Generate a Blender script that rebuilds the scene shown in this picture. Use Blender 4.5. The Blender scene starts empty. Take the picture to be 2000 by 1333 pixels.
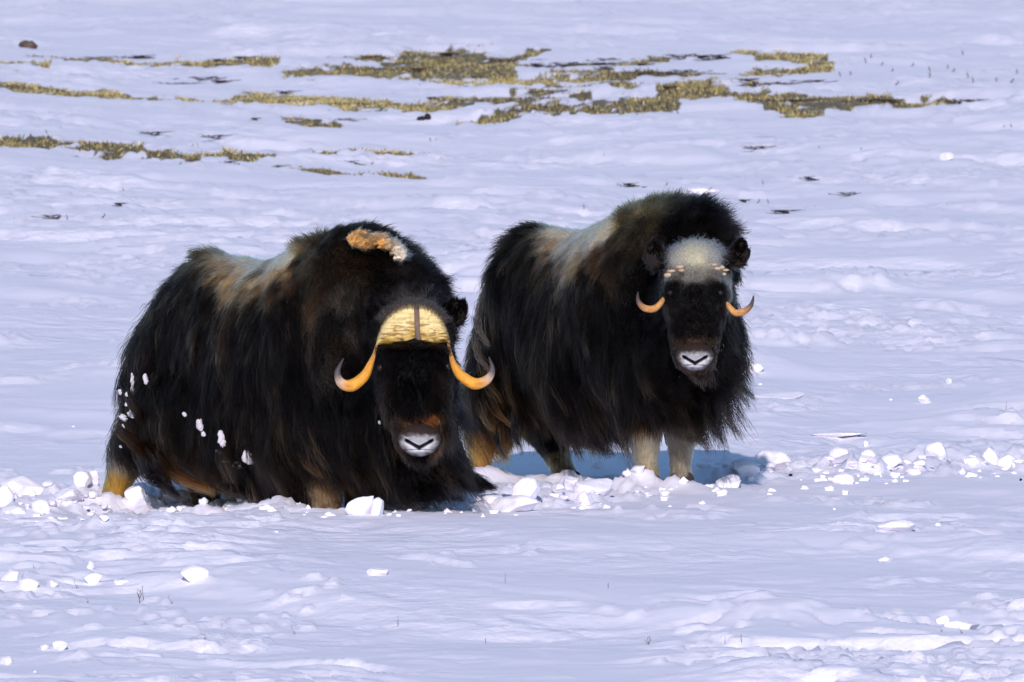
import bpy, bmesh, math, random
import numpy as np
from mathutils import Vector, Matrix, noise
from mathutils.bvhtree import BVHTree
from mathutils.kdtree import KDTree

SC = bpy.context.scene
COL = SC.collection
# ------------------------------------------------------------------ camera, sky, sun, exposure
CAM_H = 4.0
FPX = 34400.0                      # focal length in pixels of a 2000 px wide frame
DEP0 = 0.04205                     # downward tilt of the optical axis
cam_d = bpy.data.cameras.new('camera')
cam = bpy.data.objects.new('camera', cam_d)
COL.objects.link(cam)
cam.location = (0, 0, CAM_H)
cam.rotation_euler = (math.pi/2 - DEP0, 0, 0)
cam_d.sensor_width = 36
cam_d.lens = FPX*36/2000
cam_d.clip_start = 1
cam_d.clip_end = 12000
cam_d.dof.use_dof = True
cam_d.dof.focus_distance = 79
cam_d.dof.aperture_fstop = 25
SC.camera = cam

SUN_EL, SUN_AZ = math.radians(24), math.radians(-177)   # azimuth from +Y clockwise; behind and left of the camera
world = bpy.data.worlds.new('World'); SC.world = world; world.use_nodes = True
nt = world.node_tree
sky = nt.nodes.new('ShaderNodeTexSky'); sky.sky_type = 'NISHITA'; sky.sun_disc = False
sky.sun_elevation = SUN_EL; sky.sun_rotation = SUN_AZ; sky.altitude = 300
sky.air_density = 1.1; sky.dust_density = 0.3; sky.ozone_density = 4.5
bg = nt.nodes['Background']; bg.inputs['Strength'].default_value = 0.13
nt.links.new(sky.outputs[0], bg.inputs['Color'])
sun_d = bpy.data.lights.new('sun', 'SUN'); sun = bpy.data.objects.new('sun', sun_d); COL.objects.link(sun)
sun_d.energy = 4.0; sun_d.angle = math.radians(0.55); sun_d.color = (1.0, 0.88, 0.90)
sdir = Vector((math.sin(SUN_AZ)*math.cos(SUN_EL), math.cos(SUN_AZ)*math.cos(SUN_EL), math.sin(SUN_EL)))
sun.rotation_euler = sdir.to_track_quat('Z', 'Y').to_euler()
SC.view_settings.view_transform = 'Standard'; SC.view_settings.look = 'None'
SC.view_settings.exposure = 0.0; SC.view_settings.gamma = 1
SC.view_settings.use_curve_mapping = False

rng = np.random.default_rng(7)
random.seed(7)

def dep(row): return DEP0 + (row-666.5)/FPX
def ground_xy(px, row):
    Y = CAM_H/math.tan(dep(row))
    return (px-1000)/FPX*Y, Y

# ------------------------------------------------------------------ numeric noise
_perm = rng.random((512, 512)).astype(np.float64)
def vnoise(x, y):
    xi = np.floor(x).astype(np.int64); yi = np.floor(y).astype(np.int64)
    fx = x-xi; fy = y-yi
    fx = fx*fx*fx*(fx*(fx*6-15)+10); fy = fy*fy*fy*(fy*(fy*6-15)+10)
    a = _perm[xi & 511, yi & 511]; b = _perm[(xi+1) & 511, yi & 511]
    c = _perm[xi & 511, (yi+1) & 511]; d = _perm[(xi+1) & 511, (yi+1) & 511]
    return (a*(1-fx)+b*fx)*(1-fy)+(c*(1-fx)+d*fx)*fy - 0.5
def fbm(x, y, o=4, lac=2.03, g=0.5):
    s = 0; a = 1
    for i in range(o):
        s = s + a*vnoise(x+17.3*i, y-9.1*i); x = x*lac; y = y*lac; a *= g
    return s
def sstep(a, b, x):
    t = np.clip((x-a)/(b-a), 0, 1); return t*t*(3-2*t)

# ------------------------------------------------------------------ where the grass is bare of snow (pixel strips turned into ground strips)
BANDS = [ # px0,row0,px1,row1,half thickness px, density
 (-40,134,90,133,6,.9),(60,112,250,114,5,.8),(250,115,400,116,5.5,.7),(400,118,540,119,5.5,.8),
 (560,139,700,133,10,1),(700,133,790,125,9,1),(780,122,1000,132,26,1),(960,140,1010,150,10,.9),(990,112,1070,104,3,.8),(640,114,820,112,3,.6),
 (-40,171,340,173,5.5,.9),(350,166,420,180,8,.8),(400,176,640,182,10,1),(460,168,650,170,5,.8),(600,180,760,186,10,1),(760,186,920,188,7,.7),
 (560,208,660,210,5,.7),(900,186,1150,182,6,.8),(900,211,1010,210,7,1),(1000,200,1160,200,8,.8),(1120,205,1320,203,12,1),(1290,188,1440,190,10,1),(1420,190,1570,194,10,1),
 (1500,205,1600,212,6,.7),(1550,200,1700,202,9,1),(1700,202,1780,201,4,.5),(1780,202,1860,202,5,.9),
 (960,150,1290,151,6,.9),(1080,140,1280,152,4,.5),(1280,153,1400,148,5,.6),(1390,148,1600,138,6,.8),(1430,117,1610,124,8,1),(1540,125,1620,132,8,1),(1340,165,1480,172,4,.6),
 (-40,272,130,275,12,1),(120,276,275,278,13,1),(270,287,400,287,6,.8),(400,287,530,286,4.5,.7),
 (530,300,700,303,5.5,.9),(700,304,830,306,8,1),(620,277,860,277,3.5,.7),(1960,187,2040,189,4,.6),(1700,190,1760,205,4,.3),
 (900,118,1300,128,4,.25),(1000,165,1500,175,6,.25)]
def bandmask(X, Y):
    row = 666.5 + FPX*(np.arctan(CAM_H/Y)-DEP0); px = 1000+X/Y*FPX
    m = np.zeros_like(X)
    wob = 9*fbm(px/45+5, row/7+3, 3)+7*fbm(px/190+1, 0*row+3, 2)
    for (a, ra, b, rb, h, dn) in BANDS:
        t = np.clip((px-a)/(b-a), 0, 1)
        dx = np.maximum(np.maximum(a-px, px-b), 0)/9.0
        dr = np.abs(row+wob*min(1, h/6)-(ra+(rb-ra)*t))/h
        tap = 0.35+0.65*np.sin(np.pi*np.clip(t, .06, .94))**.5
        m = np.maximum(m, (1-sstep(.35, 1.6, np.hypot(dx, dr/tap)))*(0.55+.45*dn)*(1 if h > 4.5 else 1.25))
    n = fbm(px/34, row/2.2, 4, g=.62)
    return np.clip(m*1.2+n*.95-.06, 0, 1)*(m > .02)

# ------------------------------------------------------------------ terrain height
def trail(X, Y):   # churned walking trail: 0..1
    row = 666.5 + FPX*(np.arctan(CAM_H/Y)-DEP0); px = 1000+X/Y*FPX
    c = np.interp(px, [-300, 0, 300, 560, 900, 1150, 1330, 1420, 1600, 2000, 2400], [960, 965, 972, 985, 978, 962, 945, 925, 907, 903, 900])
    w = np.interp(px, [-300, 0, 300, 560, 900, 1150, 1330, 1420, 2000], [40, 36, 30, 24, 24, 26, 16, 16, 22])
    return np.exp(-((row-c)/w)**2*1.4), row, px
def height(X, Y, fine=True):
    near = np.exp(-((X/3.5)**2+((Y-79)/7)**2))
    macro = .30*fbm(X/9+3, Y/22+1, 2)*(1-near)*np.clip((Y-60)/60, .25, 1)
    T, row, px = trail(X, Y)
    # low swale right of the right ox, in front of a wind drift
    sw = np.exp(-((row-845)/26)**2)*sstep(1350, 1480, px)
    sw2 = np.exp(-((row-1228)/16)**2)*np.exp(-((px-1000)/420)**2)
    h = macro - .035*sw - .02*sw2
    if not fine: return h
    wx = X + .5*fbm(X*.9, Y*.5+9, 2); wy = Y+.9*fbm(X*.7+30, Y*.5, 2)
    n1 = fbm(wx/.95, wy/1.5, 3)
    calm = .12+.88*sstep(-.12, .22, fbm(X/1.6+50, Y/4.5+20, 3))
    crust = sstep(.06, .10, fbm(wx/.62+40, wy/.55+7, 3, g=.5))+.9*sstep(.12, .16, fbm(wx/1.0+4, wy/.8+70, 3, g=.45))
    drift = np.abs(fbm(wx/1.7+8, wy/2.2+1, 2))
    h = h + .046*n1*(.45+.55*calm) + calm*(.026*crust) - .05*drift + .007*fbm(X/.14, Y/.2, 2)*calm + (1-.85*near)*(.085*fbm(X/2.6+5, Y/3.6+2, 2) + .05*sstep(.02, .30, fbm(X/1.5+.25*Y+60, Y/2.6+12, 2))) + .011*(.3+.7*calm)*sstep(.05, .085, fbm(wx/.30+70, wy/.34+7, 3, g=.5))
    crumbs = sstep(.17, .27, fbm(X/.09+3, Y/.16+70, 2))*sstep(.12, .3, fbm(X/.9+9, Y/1.6+31, 3))
    h = h + .02*crumbs
    h = h + .012*fbm(X*.8+Y*.12, Y*.45, 3)
    lump = np.maximum(fbm(X/.12+3, Y/.20, 4, g=.6), -.08)
    h = h + T*(.095*lump+.03*fbm(X/.4, Y/.9+4, 2))
    for (fx, fr, a_, w_) in ((1262, 940, .05, .13), (1332, 936, .045, .12), (1110, 940, .05, .13), (938, 950, .06, .14)):
        gx, gy = ground_xy(fx, 940); h = h + a_*np.exp(-((X-gx)/w_)**2-((Y-(gy-.62 if fx > 1200 else gy+.2))/.22)**2)
    for (fx, a_, w_) in ((215, .085, .16), (400, .06, .16), (640, .07, .20), (700, .04, .15)):
        gx, gy = ground_xy(fx, 985); h = h - a_*np.exp(-((X-gx)/w_)**2-((Y-(gy-.1))/.55)**2)
    bm_ = bandmask(X, Y) if np.any(Y > 105) else 0
    return h - .02*bm_

def mesh_obj(name, verts, faces, mat=None, parent=None, smooth=True):
    me = bpy.data.meshes.new(name)
    me.from_pydata([tuple(v) for v in verts], [], [tuple(f) for f in faces])
    if smooth: me.polygons.foreach_set('use_smooth', [True]*len(me.polygons))
    if mat: me.materials.append(mat)
    me.update()
    o = bpy.data.objects.new(name, me); COL.objects.link(o)
    if parent: o.parent = parent
    return o
def fast_mesh(name, V, Q, nside, smooth=True):
    me = bpy.data.meshes.new(name)
    me.vertices.add(len(V)); me.vertices.foreach_set('co', np.asarray(V, dtype=np.float32).ravel())
    me.loops.add(Q.size); me.loops.foreach_set('vertex_index', Q.astype(np.int32).ravel())
    me.polygons.add(len(Q)); me.polygons.foreach_set('loop_start', np.arange(len(Q), dtype=np.int32)*nside)
    me.polygons.foreach_set('loop_total', np.full(len(Q), nside, dtype=np.int32))
    if smooth: me.polygons.foreach_set('use_smooth', np.ones(len(Q), dtype=bool))
    me.update(calc_edges=True); me.validate()
    return me
def set_color(me, cols, name='tint'):
    a = me.attributes.new(name, 'FLOAT_COLOR', 'POINT')
    c = np.ones((len(cols), 4), dtype=np.float32); c[:, :3] = cols
    a.data.foreach_set('color', c.ravel())

# ------------------------------------------------------------------ materials
def new_mat(name):
    m = bpy.data.materials.new(name); m.use_nodes = True
    t = m.node_tree; p = t.nodes['Principled BSDF']
    return m, t, p
def tnoise(t, scale, detail=4, rough=.55, vec=None):
    n = t.nodes.new('ShaderNodeTexNoise'); n.inputs['Scale'].default_value = scale
    n.inputs['Detail'].default_value = detail; n.inputs['Roughness'].default_value = rough
    if vec: t.links.new(vec, n.inputs['Vector'])
    return n
SNOW_C = (.85, .835, .905)
def snow_mat(ground=False):
    m, t, p = new_mat('packed_snow' if not ground else 'wind_packed_snow_with_bare_turf')
    p.inputs['Roughness'].default_value = .62
    p.inputs['Specular IOR Level'].default_value = .25
    p.inputs['Base Color'].default_value = (*SNOW_C, 1)
    tc = t.nodes.new('ShaderNodeTexCoord')
    mp = t.nodes.new('ShaderNodeMapping'); t.links.new(tc.outputs['Object'], mp.inputs['Vector'])
    if ground: mp.inputs['Scale'].default_value = (1, .7, 1)
    n1 = tnoise(t, 5 if ground else 14, 4, .55, mp.outputs[0])
    n2 = tnoise(t, 30, 3, .6, mp.outputs[0])
    b1 = t.nodes.new('ShaderNodeBump'); b1.inputs['Distance'].default_value = .07 if ground else .014; b1.inputs['Strength'].default_value = .42
    if ground:      # wind polished places and rougher crust alternate
        pm = tnoise(t, .55, 2, .5, mp.outputs[0]); pr = t.nodes.new('ShaderNodeMapRange'); pr.inputs[1].default_value = .42; pr.inputs[2].default_value = .62; pr.inputs[3].default_value = .12; pr.inputs[4].default_value = 1.0
        t.links.new(pm.outputs['Fac'], pr.inputs[0]); pmul = t.nodes.new('ShaderNodeMath'); pmul.operation = 'MULTIPLY'; pmul.inputs[1].default_value = .6
        t.links.new(pr.outputs[0], pmul.inputs[0]); t.links.new(pmul.outputs[0], b1.inputs['Strength'])
    t.links.new(n1.outputs['Fac'], b1.inputs['Height'])
    b2 = t.nodes.new('ShaderNodeBump'); b2.inputs['Distance'].default_value = .004; b2.inputs['Strength'].default_value = .3
    t.links.new(n2.outputs['Fac'], b2.inputs['Height']); t.links.new(b1.outputs[0], b2.inputs['Normal'])
    t.links.new(b2.outputs[0], p.inputs['Normal'])
    if ground:
        at = t.nodes.new('ShaderNodeAttribute'); at.attribute_name = 'bare'
        n3 = tnoise(t, 9, 4, .6, mp.outputs[0])
        add = t.nodes.new('ShaderNodeMath'); add.operation = 'MULTIPLY_ADD'
        t.links.new(n3.outputs['Fac'], add.inputs[0]); add.inputs[1].default_value = .5; t.links.new(at.outputs['Fac'], add.inputs[2])
        rmp = t.nodes.new('ShaderNodeMapRange'); rmp.inputs[1].default_value = .72; rmp.inputs[2].default_value = .95
        t.links.new(add.outputs[0], rmp.inputs[0])
        cr = t.nodes.new('ShaderNodeValToRGB'); cr.color_ramp.elements[0].position = .3; cr.color_ramp.elements[0].color = (.07, .055, .03, 1)
        cr.color_ramp.elements[1].position = .7; cr.color_ramp.elements[1].color = (.24, .21, .11, 1)
        n4 = tnoise(t, 22, 4, .7, mp.outputs[0]); t.links.new(n4.outputs['Fac'], cr.inputs[0])
        mx = t.nodes.new('ShaderNodeMix'); mx.data_type = 'RGBA'
        t.links.new(rmp.outputs[0], mx.inputs['Factor']); mx.inputs['A'].default_value = (*SNOW_C, 1)
        t.links.new(cr.outputs[0], mx.inputs['B']); t.links.new(mx.outputs['Result'], p.inputs['Base Color'])
    return m
M_GROUND = snow_mat(True); M_SNOW = snow_mat(False)
def tint_mat(name, rough=.6, spec=.3, bump=0, bscale=40, strength=.4):
    m, t, p = new_mat(name)
    at = t.nodes.new('ShaderNodeAttribute'); at.attribute_name = 'tint'
    t.links.new(at.outputs['Color'], p.inputs['Base Color'])
    p.inputs['Roughness'].default_value = rough; p.inputs['Specular IOR Level'].default_value = spec
    if bump:
        tc = t.nodes.new('ShaderNodeTexCoord'); n = tnoise(t, bscale, 5, .6, tc.outputs['Object'])
        b = t.nodes.new('ShaderNodeBump'); b.inputs['Distance'].default_value = bump; b.inputs['Strength'].default_value = strength
        t.links.new(n.outputs['Fac'], b.inputs['Height']); t.links.new(b.outputs[0], p.inputs['Normal'])
    return m
def hair_mat():
    m = bpy.data.materials.new('fur'); m.use_nodes = True; t = m.node_tree
    t.nodes.remove(t.nodes['Principled BSDF'])
    h = t.nodes.new('ShaderNodeBsdfHairPrincipled'); h.model = 'CHIANG'; h.parametrization = 'COLOR'
    at = t.nodes.new('ShaderNodeAttribute'); at.attribute_name = 'tint'
    t.links.new(at.outputs['Color'], h.inputs['Color'])
    h.inputs['Roughness'].default_value = .42; h.inputs['Radial Roughness'].default_value = .6
    h.inputs['Coat'].default_value = 0; h.inputs['IOR'].default_value = 1.10
    if 'Random Roughness' in h.inputs: h.inputs['Random Roughness'].default_value = .2
    t.links.new(h.outputs[0], t.nodes['Material Output'].inputs['Surface'])
    return m
M_FUR = hair_mat()
M_SKIN = tint_mat('hide', .8, .15)
M_HORN = tint_mat('horn', .6, .3, .008, 45, .8)
M_MUZZ = tint_mat('muzzle_hair', .75, .25, .004, 90, .6)
M_GRASS = tint_mat('dry_grass', .8, .1)
M_TWIG = tint_mat('twig_bark', .8, .2)
M_ROCK = tint_mat('rock', .85, .3, .03, 12, .8)
M_EYE, _t, _p = new_mat('eye'); _p.inputs['Base Color'].default_value = (.015, .01, .008, 1); _p.inputs['Roughness'].default_value = .16; _p.inputs['Specular IOR Level'].default_value = .22

# ------------------------------------------------------------------ terrain: one sheet
def build_ground():
    ys = [56.0]
    while ys[-1] < 205: ys.append(ys[-1]+.062*(ys[-1]/80)**2)
    a = list(-np.geomspace(1, 400, 16)[::-1]+56-1+.3); b = []
    s = .6; y = ys[-1]
    while y < 9000: y += s; s *= 1.28; b.append(y)
    ys = np.array(a+ys+b)
    nu = 540
    u = np.linspace(-1, 1, nu)
    ext = np.geomspace(.02, 400, 26)
    u = np.concatenate([-1-ext[::-1], u, 1+ext])
    hw = 1.5+.0291*1.32*np.clip(ys, 56, 260)
    X = u[None, :]*hw[:, None]; Y = np.repeat(ys[:, None], len(u), 1)
    Yc = np.clip(Y, 40, None)
    H = np.zeros_like(X); B = np.zeros_like(X)
    fine = (Y > 50) & (Y < 240) & (np.abs(u)[None, :] < 1.3)
    H[:] = height(X, Yc, False)
    H[fine] = height(X[fine], Y[fine])
    far = sstep(230, 600, Y)
    H = H*(1-far*.3)
    B[fine] = bandmask(X[fine], Y[fine])
    V = np.stack([X, Y, H], -1).reshape(-1, 3)
    R, C_ = X.shape
    i = np.arange(R*C_).reshape(R, C_)
    Q = np.stack([i[:-1, :-1], i[:-1, 1:], i[1:, 1:], i[1:, :-1]], -1).reshape(-1, 4)
    me = fast_mesh('snow_field', V, Q, 4)
    at = me.attributes.new('bare', 'FLOAT', 'POINT'); at.data.foreach_set('value', B.astype(np.float32).ravel())
    me.materials.append(M_GROUND)
    o = bpy.data.objects.new('snow_field', me); COL.objects.link(o); o['kind'] = 'structure'
    return o
build_ground()
def hz(x, y): return float(height(np.array([x*1.0]), np.array([y*1.0]))[0])
def tag(o, label, cat, group=None):
    o['label'] = label; o['category'] = cat
    if group: o['group'] = group

# ------------------------------------------------------------------ muskoxen
class Ox:
    def __init__(s, px0, row0):
        s.px0, s.row0 = px0, row0
        x, y = ground_xy(px0, row0); s.loc = (x, y, 0); s.s = FPX/y
        s.k = CAM_H/y
    def P(s, px, row, d=0.0):
        return np.array([(px-s.px0)/s.s, d, (s.row0-row)/s.s - s.k*d])

def blob_mesh(parts, voxel=.018, smooth=6):
    """parts: list of chains; chain = list of (pos, (rx,ry,rz)); one continuous skin round them all"""
    bm = bmesh.new()
    for ch in parts:
        if len(ch) == 1: seq = ch
        else:
            seq = []
            for (p0, r0), (p1, r1) in zip(ch[:-1], ch[1:]):
                r0 = np.array(r0, float); r1 = np.array(r1, float)
                n = max(2, int(np.linalg.norm(p1-p0)/(min(r0.min(), r1.min())*.35))+1)
                for k in range(n):
                    f = k/n; seq.append((p0*(1-f)+p1*f, r0*(1-f)+r1*f))
            seq.append((ch[-1][0], np.array(ch[-1][1], float)))
        for p, r in seq:
            M = Matrix.Translation(Vector(p)) @ Matrix.Diagonal((*[float(q) for q in r], 1))
            bmesh.ops.create_icosphere(bm, subdivisions=3, radius=1, matrix=M)
    me = bpy.data.meshes.new('tmp'); bm.to_mesh(me); bm.free()
    o = bpy.data.objects.new('tmp', me); COL.objects.link(o)
    md = o.modifiers.new('r', 'REMESH'); md.mode = 'VOXEL'; md.voxel_size = voxel; md.use_smooth_shade = True
    sm = o.modifiers.new('s', 'SMOOTH'); sm.iterations = smooth; sm.factor = .5
    dg = bpy.context.evaluated_depsgraph_get(); dg.update()
    out = bpy.data.meshes.new_from_object(o.evaluated_get(dg))
    bpy.data.objects.remove(o); bpy.data.meshes.remove(me)
    return out

def mesh_np(me):
    v = np.empty(len(me.vertices)*3); me.vertices.foreach_get('co', v); v = v.reshape(-1, 3)
    me.calc_loop_triangles()
    t = np.empty(len(me.loop_triangles)*3, dtype=np.int32); me.loop_triangles.foreach_get('vertices', t); t = t.reshape(-1, 3)
    return v, t

class Groom:
    """anchors: rows of pos(3), length, dir(3), lift, frizz, colour(3), patchiness"""
    def __init__(s, rows):
        s.p = np.array([r[0] for r in rows]); s.v = np.array([[r[1], *r[2], r[3], r[4], *r[5]] for r in rows], float)
    def __call__(s, q, power=3.0):
        out = np.empty((len(q), s.v.shape[1]))
        for a in range(0, len(q), 20000):
            d = ((q[a:a+20000, None, :]-s.p[None])**2*np.array([1, .55, 1])).sum(-1)
            w = 1/(d+.0004)**power; w /= w.sum(1, keepdims=True)
            out[a:a+20000] = w@s.v
        return out

def vec_noise(q, sc, seed):
    r = np.random.default_rng(seed); out = np.zeros_like(q)
    for k in range(9):
        w = r.normal(size=(3, 3))*sc*(1+.3*k); ph = r.uniform(0, 6.28, 3)
        out += np.sin(q@w+ph)/(1+.25*k)
    return out*.3

def grow(name, srcs, groom, n_guides, n_child, keep, parent, root, seed, radius=.0013, NP=9, wind=(.25, 0, 0), clumpf=.75):
    r = np.random.default_rng(seed)
    VV, TT, off = [], [], 0
    for (v, t) in srcs: VV.append(v); TT.append(t+off); off += len(v)
    V = np.concatenate(VV); T = np.concatenate(TT)
    bvh = BVHTree.FromPolygons([tuple(x) for x in V], [tuple(int(k) for k in x) for x in T])
    A, B, C = V[T[:, 0]], V[T[:, 1]], V[T[:, 2]]
    N = np.cross(B-A, C-A); area = np.linalg.norm(N, axis=1)/2; N = N/(2*area[:, None]+1e-12)
    cen = (A+B+C)/3; g = groom(cen)
    L = np.clip(g[:, 0], .008, 1)
    vis = np.where(N[:, 1] > .55, .35, 1.0)                       # thinner on the side turned away
    w = area*vis*(1/(L+.03))**.75*(g[:, 0] > .006)*(cen[:, 2] > -.08)
    w /= w.sum()
    def sample(n, ww):
        f = r.choice(len(T), n, p=ww); a = r.random(n); b = r.random(n); m = a+b > 1; a[m] = 1-a[m]; b[m] = 1-b[m]
        return A[f]+(B[f]-A[f])*a[:, None]+(C[f]-A[f])*b[:, None], N[f]
    gp, gn = sample(n_guides, w)
    G = groom(gp)
    ln = G[:, 0]*np.clip(r.normal(.95, .22, n_guides), .5, 1.5)
    nz = vec_noise(gp, 9, seed+1)+.6*vec_noise(gp, 25, seed+2)
    d0 = G[:, 1:4]; d0 = d0/np.linalg.norm(d0, axis=1, keepdims=True)
    tang = d0-(d0*gn).sum(1, keepdims=True)*gn
    lift = G[:, 4:5]
    d = tang*(1-lift*.6)+gn*lift + nz*.22
    d /= np.linalg.norm(d, axis=1, keepdims=True)
    PTS = np.empty((n_guides, NP, 3)); PTS[:, 0] = gp-gn*.004
    step = ln/(NP-1); pos = PTS[:, 0].copy()
    longf = np.clip((ln-.05)/.25, 0, 1)[:, None]
    wv = np.array(wind)
    for k in range(1, NP):
        f = k/(NP-1)
        d = d + longf*(np.array([0, 0, -.26])+wv*f*.5) + d0*.10 + (.16+.1*f)*vec_noise(pos, 13, seed+3)*(.3+longf) 
        d /= np.linalg.norm(d, axis=1, keepdims=True)
        pos = pos+d*step[:, None]
        for i in range(n_guides):
            p = Vector(pos[i]); hit = bvh.find_nearest(p)
            if hit[0] is None: continue
            dv = p-hit[0]; dist = dv.length
            c = .004+.016*float(longf[i, 0])*min(1, f*1.6)
            if dv.dot(hit[1]) < 0: dist = -dist
            if dist < c and dist > -.12:
                q = hit[0]+hit[1]*c
                pos[i] = q
        PTS[:, k] = pos
    kd = KDTree(n_guides)
    for i in range(n_guides): kd.insert(Vector(gp[i]), i)
    kd.balance()
    cp, cn = sample(n_child, w)
    idx = np.zeros((n_child, 3), dtype=np.int32); dd = np.zeros((n_child, 3))
    for i in range(n_child):
        for j, (co, ii, di) in enumerate(kd.find_n(Vector(cp[i]), 3)):
            idx[i, j] = ii; dd[i, j] = di
    ww = 1/(dd+.004); ww /= ww.sum(1, keepdims=True)
    rel = PTS-PTS[:, :1]
    P = (rel[idx]*ww[:, :, None, None]).sum(1)
    t = np.linspace(0, 1, NP)[None, :, None]
    Gc = groom(cp)
    lf = r.uniform(.6, 1.15, n_child)[:, None, None]
    P = (cp-cn*.003)[:, None, :]+P*lf
    target = PTS[idx[:, 0]]
    lc = np.clip((Gc[:, 0]-.03)/.2, 0, 1)[:, None, None]
    cl = (clumpf*lc+.35*(1-lc))*r.uniform(.45, 1.05, n_child)[:, None, None]*t**1.3
    P = P*(1-cl)+target*cl
    fr = Gc[:, 5][:, None, None]*Gc[:, 0][:, None, None]
    ph = r.normal(size=(n_child, 1, 3))
    wob = r.normal(size=(n_child, NP, 3)); wob = (wob+np.roll(wob, 1, 1))*.5
    P = P + t*(ph*fr*.55) + t**.7*wob*fr*.35
    # curls where frizz is high
    ok = np.ones(n_child, bool)
    for (c, rad) in keep:
        q = (P-np.array(c))/np.array(rad); ok &= ~((q**2).sum(-1) < 1).any(1)
    P = P[ok]; Gc = Gc[ok]; idx = idx[ok]; n = len(P)
    # colour: region colour x lock variation
    lockv = r.normal(size=n_guides); lockc = lockv[idx[:, 0]]
    base = np.clip(Gc[:, 6:9], .002, 1)
    mott = vec_noise(P[:, 0], 14, seed+9)[:, 0]
    k1 = np.exp(.38*lockc+.22*r.normal(size=n)+.3*mott)
    lum = base.mean(1)
    k1 = np.where(lum > .2, k1**.45, k1)
    col = base*k1[:, None]
    # a few sun-bleached long locks
    bl = (lockv > 1.0)[idx[:, 0]] & (Gc[:, 0] > .15)
    bt = np.clip(np.linspace(-.4, 1, NP), 0, 1)[None, :, None]
    cols = np.repeat(col[:, None, :], NP, 1)
    amt = (bl*BLEACH)[:, None, None]*bt*r.uniform(.2, 1, n)[:, None, None]
    cols = cols*(1-amt)+np.array([.15, .088, .04])*amt
    cols = np.clip(cols, .0015, .85)
    cu = bpy.data.hair_curves.new(name)
    cu.add_curves([NP]*n)
    cu.attributes['position'].data.foreach_set('vector', P.astype(np.float32).ravel())
    ra = cu.attributes.get('radius') or cu.attributes.new('radius', 'FLOAT', 'POINT')
    rr = radius*(1-.8*np.linspace(0, 1, NP)**1.5)[None, :]*r.uniform(.7, 1.3, (n, 1))
    ra.data.foreach_set('value', rr.astype(np.float32).ravel())
    ca = cu.attributes.new('tint', 'FLOAT_COLOR', 'POINT')
    c4 = np.ones((n, NP, 4), dtype=np.float32); c4[..., :3] = cols
    ca.data.foreach_set('color', c4.ravel())
    cu.materials.append(M_FUR)
    o = bpy.data.objects.new(name, cu); COL.objects.link(o); o.parent = parent
    return o
BLEACH = .8

def spline(pts, n):
    pts = [np.array(p, float) for p in pts]; out = []
    m = len(pts)-1
    for i in range(n+1):
        u = i/n*m; k = min(int(u), m-1); f = u-k
        p0 = pts[max(k-1, 0)]; p1 = pts[k]; p2 = pts[k+1]; p3 = pts[min(k+2, m)]
        out.append(.5*((2*p1)+(-p0+p2)*f+(2*p0-5*p1+4*p2-p3)*f*f+(-p0+3*p1-3*p2+p3)*f**3))
    return np.array(out)
def horn(pts, rads, parent, colfn, name='horn', n=40, ns=16):
    C = spline(pts, n); rr = np.interp(np.linspace(0, 1, n+1), np.linspace(0, 1, len(rads)), rads)
    V, F, K = [], [], []
    up = np.array([0, 1, 0.])
    for i in range(n+1):
        tg = C[min(i+1, n)]-C[max(i-1, 0)]; tg /= np.linalg.norm(tg)+1e-9
        a = np.cross(tg, up); a /= np.linalg.norm(a)+1e-9; b = np.cross(tg, a)
        wob = 1+.035*math.sin(i*2.1)*max(0, 1-i/n*1.6)
        for j in range(ns):
            th = 2*math.pi*j/ns
            V.append(C[i]+rr[i]*wob*(math.cos(th)*a+.85*math.sin(th)*b)); K.append(colfn(i/n)*(1+.45*noise.noise(Vector((i*.22, j*1.9, len(pts)))))*(1+.3*noise.noise(Vector((i*1.3, j*.3, 4)))))
    for i in range(n):
        for j in range(ns):
            F.append((i*ns+j, i*ns+(j+1) % ns, (i+1)*ns+(j+1) % ns, (i+1)*ns+j))
    F.append(tuple(range(ns))[::-1]); F.append(tuple(n*ns+j for j in range(ns)))
    o = mesh_obj(name, V, F, M_HORN, parent); set_color(o.data, np.array(K)); return o
def lerp_cols(stops):
    ts = [s[0] for s in stops]; cs = np.array([s[1] for s in stops])
    return lambda t: np.array([np.interp(t, ts, cs[:, k]) for k in range(3)])

def ear(c, tipdir, L, W, parent, ox):
    """cupped leaf-shaped ear, thick, open toward the camera"""
    n, m = 12, 9; V, F = [], []
    td = np.array(tipdir, float); td /= np.linalg.norm(td)
    fr = np.array([0, -1, 0.]); sd = np.cross(td, fr); sd /= np.linalg.norm(sd); fr = np.cross(sd, td)
    for layer in (0, 1):
        for i in range(n+1):
            u = i/n; w = W*(math.sin(math.pi*min(.97, .16+.84*u))**.75)
            for j in range(m+1):
                s = j/m*2-1
                cup = .45*W*(s*s-.7)*(1-.3*u)
                V.append(np.array(c)+td*L*u+sd*s*w+fr*(cup+(.0 if layer == 0 else -.014)))
    q = (n+1)*(m+1)
    for i in range(n):
        for j in range(m):
            a = i*(m+1)+j; F.append((a, a+1, a+m+2, a+m+1)); F.append((q+a+m+1, q+a+m+2, q+a+1, q+a))
    ring = [j for j in range(m+1)]+[i*(m+1)+m for i in range(1, n+1)]+[n*(m+1)+j for j in range(m-1, -1, -1)]+[i*(m+1) for i in range(n-1, 0, -1)]
    for a, b in zip(ring, ring[1:]+ring[:1]): F.append((b, a, q+a, q+b))
    o = mesh_obj('ear', V, F, M_SKIN, parent)
    col = np.tile([.014, .011, .010], (len(V), 1)); set_color(o.data, col)
    return o

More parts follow.
